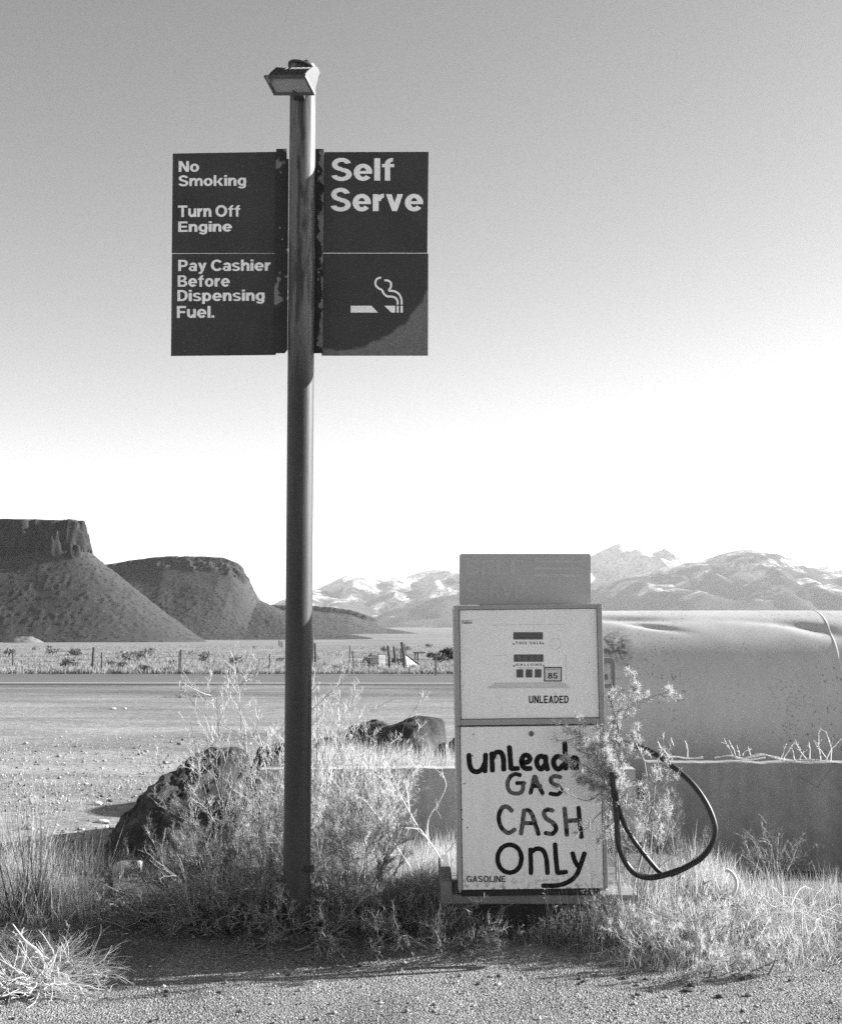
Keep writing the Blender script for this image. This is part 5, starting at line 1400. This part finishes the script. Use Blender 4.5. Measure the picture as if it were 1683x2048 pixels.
# ================================================================== litter and stones
p = PZ(228, 1730, .045); Yb = p.y
def bottle(c, L_, r, yaw, label, mat):
    M_ = Matrix.Translation(c) @ Matrix.Rotation(yaw, 4, 'Z') @ Matrix.Rotation(R(90), 4, 'Y')
    o = thing('plastic_bottle', (c[0], c[1], c[2] - r), label, 'bottle')
    m = MB(); m.lathe([(r * .8, 0), (r, .012), (r, L_ * .25), (r * .93, L_ * .28), (r, L_ * .31), (r, L_ * .62), (r * .8, L_ * .76), (r * .42, L_ * .88), (r * .4, L_ * .94)], 20, M_)
    m.build('body', mat, o, smooth=True)
    m = MB(); m.lathe([(r * .46, L_ * .92), (r * .46, L_)], 14, M_); m.build('cap', paint('bottle_cap', .4), o)
c = P(285, 1724, 8.25); c.z = g1(c.x, 8.25) + .05
bottle(c, .20, .047, R(184), 'cloudy plastic bottle lying on the shaded dirt below the sloping boulder', paint('cloudy_plastic', .42, .1, 12, .35))
c = P(187, 1706, 8.6); c.z = g1(c.x, 8.6)
o = thing('plastic_cup', c, 'small pale plastic container standing on the dirt left of the lying bottle', 'container')
m = MB(); m.lathe([(.018, 0), (.020, .03), (.018, .05)], 14, Matrix.Translation(c)); m.build('body', paint('pale_plastic', .45), o, smooth=True)
m = MB(); m.lathe([(.013, .05), (.013, .064)], 12, Matrix.Translation(c)); m.build('cap', paint('white_cap', .7), o)
c = PZ(216, 1786, .06); c.z = g1(c.x, c.y)
m = MB(); m.box(c.x - .032, c.x + .032, c.y - .03, c.y + .03, c.z, c.z + .045, Matrix.Translation(c) @ Matrix.Rotation(R(8), 4, 'Z') @ Matrix.Translation(-c))
tag(m.build('brick', paint('brick_piece', .14, .2, 20), origin=c, bevel=.006), 'small broken brick on the dirt path left of the dead weeds', 'brick')
def pebble(u, v, wpx, hpx, label, tone, seed, name='stone', group='loose stones on the ground', z=0):
    c = PZ(u, v, z); k = c.y / F; rg = random.Random(seed)
    bm = bmesh.new(); bmesh.ops.create_icosphere(bm, subdivisions=2, radius=1)
    for w_ in bm.verts:
        d = 1 + .28 * mnoise.noise(w_.co * 1.3 + Vector((seed * 3.1, 0, 0))) + .1 * mnoise.noise(w_.co * 4 + Vector((seed, 0, 0)))
        w_.co = Vector((w_.co.x * wpx * k * .5 * d, w_.co.y * wpx * k * .42 * d, (w_.co.z * .5 * d + .35) * hpx * k))
    me = bpy.data.meshes.new(name); bm.to_mesh(me); bm.free()
    o = link(name, me, STONE[tone], None, False, (c.x, c.y, g1(c.x, c.y)))
    return tag(o, label, 'stone', group)
STONE = {'d': paint('dark_stone', .07, .3, 60, .9, None, .004), 'm': paint('grey_stone', .22, .3, 60, .9, None, .004), 'w': paint('pale_stone', .55, .2, 60, .9, None, .004)}
for i, (u, v, w_, h, t, l) in enumerate((
    (195, 1617, 22, 9, 'w', 'pale stone on bare ground left of the sloping boulder'), (220, 1610, 14, 6, 'd', 'dark flat stone touching the pale one left of the sloping boulder'),
    (205, 1650, 26, 8, 'w', 'crumbled pale stone at the lower left of the sloping boulder'), (128, 1668, 10, 6, 'm', 'small grey stone near the tall grass at left'),
    (226, 1418, 12, 4, 'w', 'pale stone far out on the dirt lot'), (250, 1418, 8, 3, 'w', 'tiny pale stone beside another out on the dirt lot'),
    (278, 1508, 8, 5, 'd', 'small dark stone on the lot above the sloping boulder'), (72, 1845, 30, 14, 'w', 'white crumpled stone below the spiky leaves at the left edge'),
    (1383, 1973, 16, 8, 'd', 'dark stone on the gravel below the right shrubs'), (1375, 1983, 22, 7, 'd', 'flat dark stone just under another dark stone on the gravel'),
    (1432, 1936, 12, 9, 'd', 'upright dark stone near the twigs on the gravel'), (1247, 1960, 10, 7, 'd', 'lone dark stone on the gravel below the plinth'),
    (1275, 1994, 13, 6, 'd', 'small dark stone at the bottom right of the gravel'), (1496, 1993, 16, 8, 'm', 'grey stone at the lower right of the gravel'),
    (1438, 1996, 16, 8, 'd', 'dark stone beside the grey one at the lower right'), (1352, 1943, 9, 6, 'd', 'dark pebble close to the white twigs'),
    (1422, 1962, 9, 6, 'm', 'pale grey pebble between dark stones on the gravel'), (1578, 1962, 9, 5, 'd', 'dark stone near the right edge of the gravel'),
    (1043, 1957, 9, 4, 'm', 'small grey stone on the middle of the gravel'), (334, 1992, 12, 4, 'd', 'thin dark stone on the gravel right of the twig heap'),
    (441, 1985, 14, 4, 'd', 'flat dark stone on the gravel below the sign post'), (272, 1909, 12, 6, 'm', 'grey stone at the shadow edge right of the twig heap'), (836, 1905, 10, 7, 'w', 'pale round stone at the edge of the weeds in front of the plinth'))):
    pebble(u, v, w_, h, l, t, i + 1)
p = PZ(172, 1950, .02)
m = MB(); m.tube([p + Vector((-.05, .0, .0)), p + Vector((0, .006, .008)), p + Vector((.05, -.003, .012))], [.012, .014, .010], 8)
tag(m.build('wood_chunk', BOARD, origin=p, smooth=True), 'short pale piece of wood at the right end of the twig heap', 'wood')
p = P(1462, 1766, 6.75)
m = MB(); m.tube([p + Vector((.055 * math.cos(a) - .03, .02 * math.sin(a), .062 * math.sin(a))) for a in np.linspace(-1.2, 1.5, 14)], .0095, 8)
tag(m.build('bent_pipe', paint('pale_pipe', .5, .1, 10), origin=p, smooth=True), 'pale bent pipe end poking out of the shrubs right of the hose', 'pipe')
m = MB(); p = PZ(697, 1886, .02); m.tube([p + Vector((-.03, 0, .01)), p + Vector((.03, .01, .02))], .006, 6)
tag(m.build('stick', BOARD, origin=p), 'short pale stick at the edge of the gravel below the sign post', 'stick')

# gravel: loose chips over the tarred lot, beyond counting
def chips(name, X, Y, sz, rg, mat):
    n = len(X)
    oc = np.array([[1, 0, 0], [0, 1, 0], [-1, 0, 0], [0, -1, 0], [0, 0, 1.0], [0, 0, -.6]])
    V = oc[None] * (1 + .45 * rg.normal(size=(n, 6, 1)).clip(-1, 1)) * sz[:, None, None] * np.stack([rg.uniform(.8, 1.4, n), rg.uniform(.8, 1.2, n), rg.uniform(.5, .9, n)], -1)[:, None, :]
    a = rg.uniform(0, 6.28, n); ca, sa = np.cos(a)[:, None], np.sin(a)[:, None]
    V = np.stack([V[:, :, 0] * ca - V[:, :, 1] * sa, V[:, :, 0] * sa + V[:, :, 1] * ca, V[:, :, 2]], -1)
    V += np.stack([X, Y, gz(X, Y) + sz * .3], -1)[:, None, :]
    tr = np.array([[0, 1, 4], [1, 2, 4], [2, 3, 4], [3, 0, 4], [1, 0, 5], [2, 1, 5], [3, 2, 5], [0, 3, 5]])
    s = NP(); s.add(V, None, (tr[None] + np.arange(n)[:, None, None] * 6))
    return tag(s.build(name, mat), kind='stuff')
tg = NT('gravel_chip'); gi = tg.island(); GCH = tg.pbr(tg.ramp(gi, (0, .05), (.45, .21), (.8, .38), (1, .72)), .9, 0, None, .15)
rg = np.random.default_rng(123); n = 30000
Y = 4.9 + 1.75 * rg.random(n); X = rg.uniform(-1, 1, n) * (Y * .345 + .1)
chips('gravel', X, Y, .0020 + .0030 * rg.random(n) ** 3 + .010 * (rg.random(n) > .988) * rg.random(n), rg, GCH)
tg = NT('lot_stone'); GC2 = tg.pbr(tg.ramp(tg.island(), (0, .07), (.4, .24), (.8, .42), (1, .70)), .9, 0, None, .15)
n = 9500; Y = 8.4 + 11 * rg.random(n) ** 1.6; X = -Y * .36 + rg.random(n) * (Y * .36 + .4)
k = (fbm(X * .7, Y * .5, 44) + .3 * rg.normal(size=n) > -.05) & ~((X > -2.1) & (Y < 11.5)); X, Y = X[k], Y[k]
chips('lot_stones', X, Y, .005 + .016 * rg.random(len(X)) ** 3 + .03 * (rg.random(len(X)) > .99), rg, GC2)
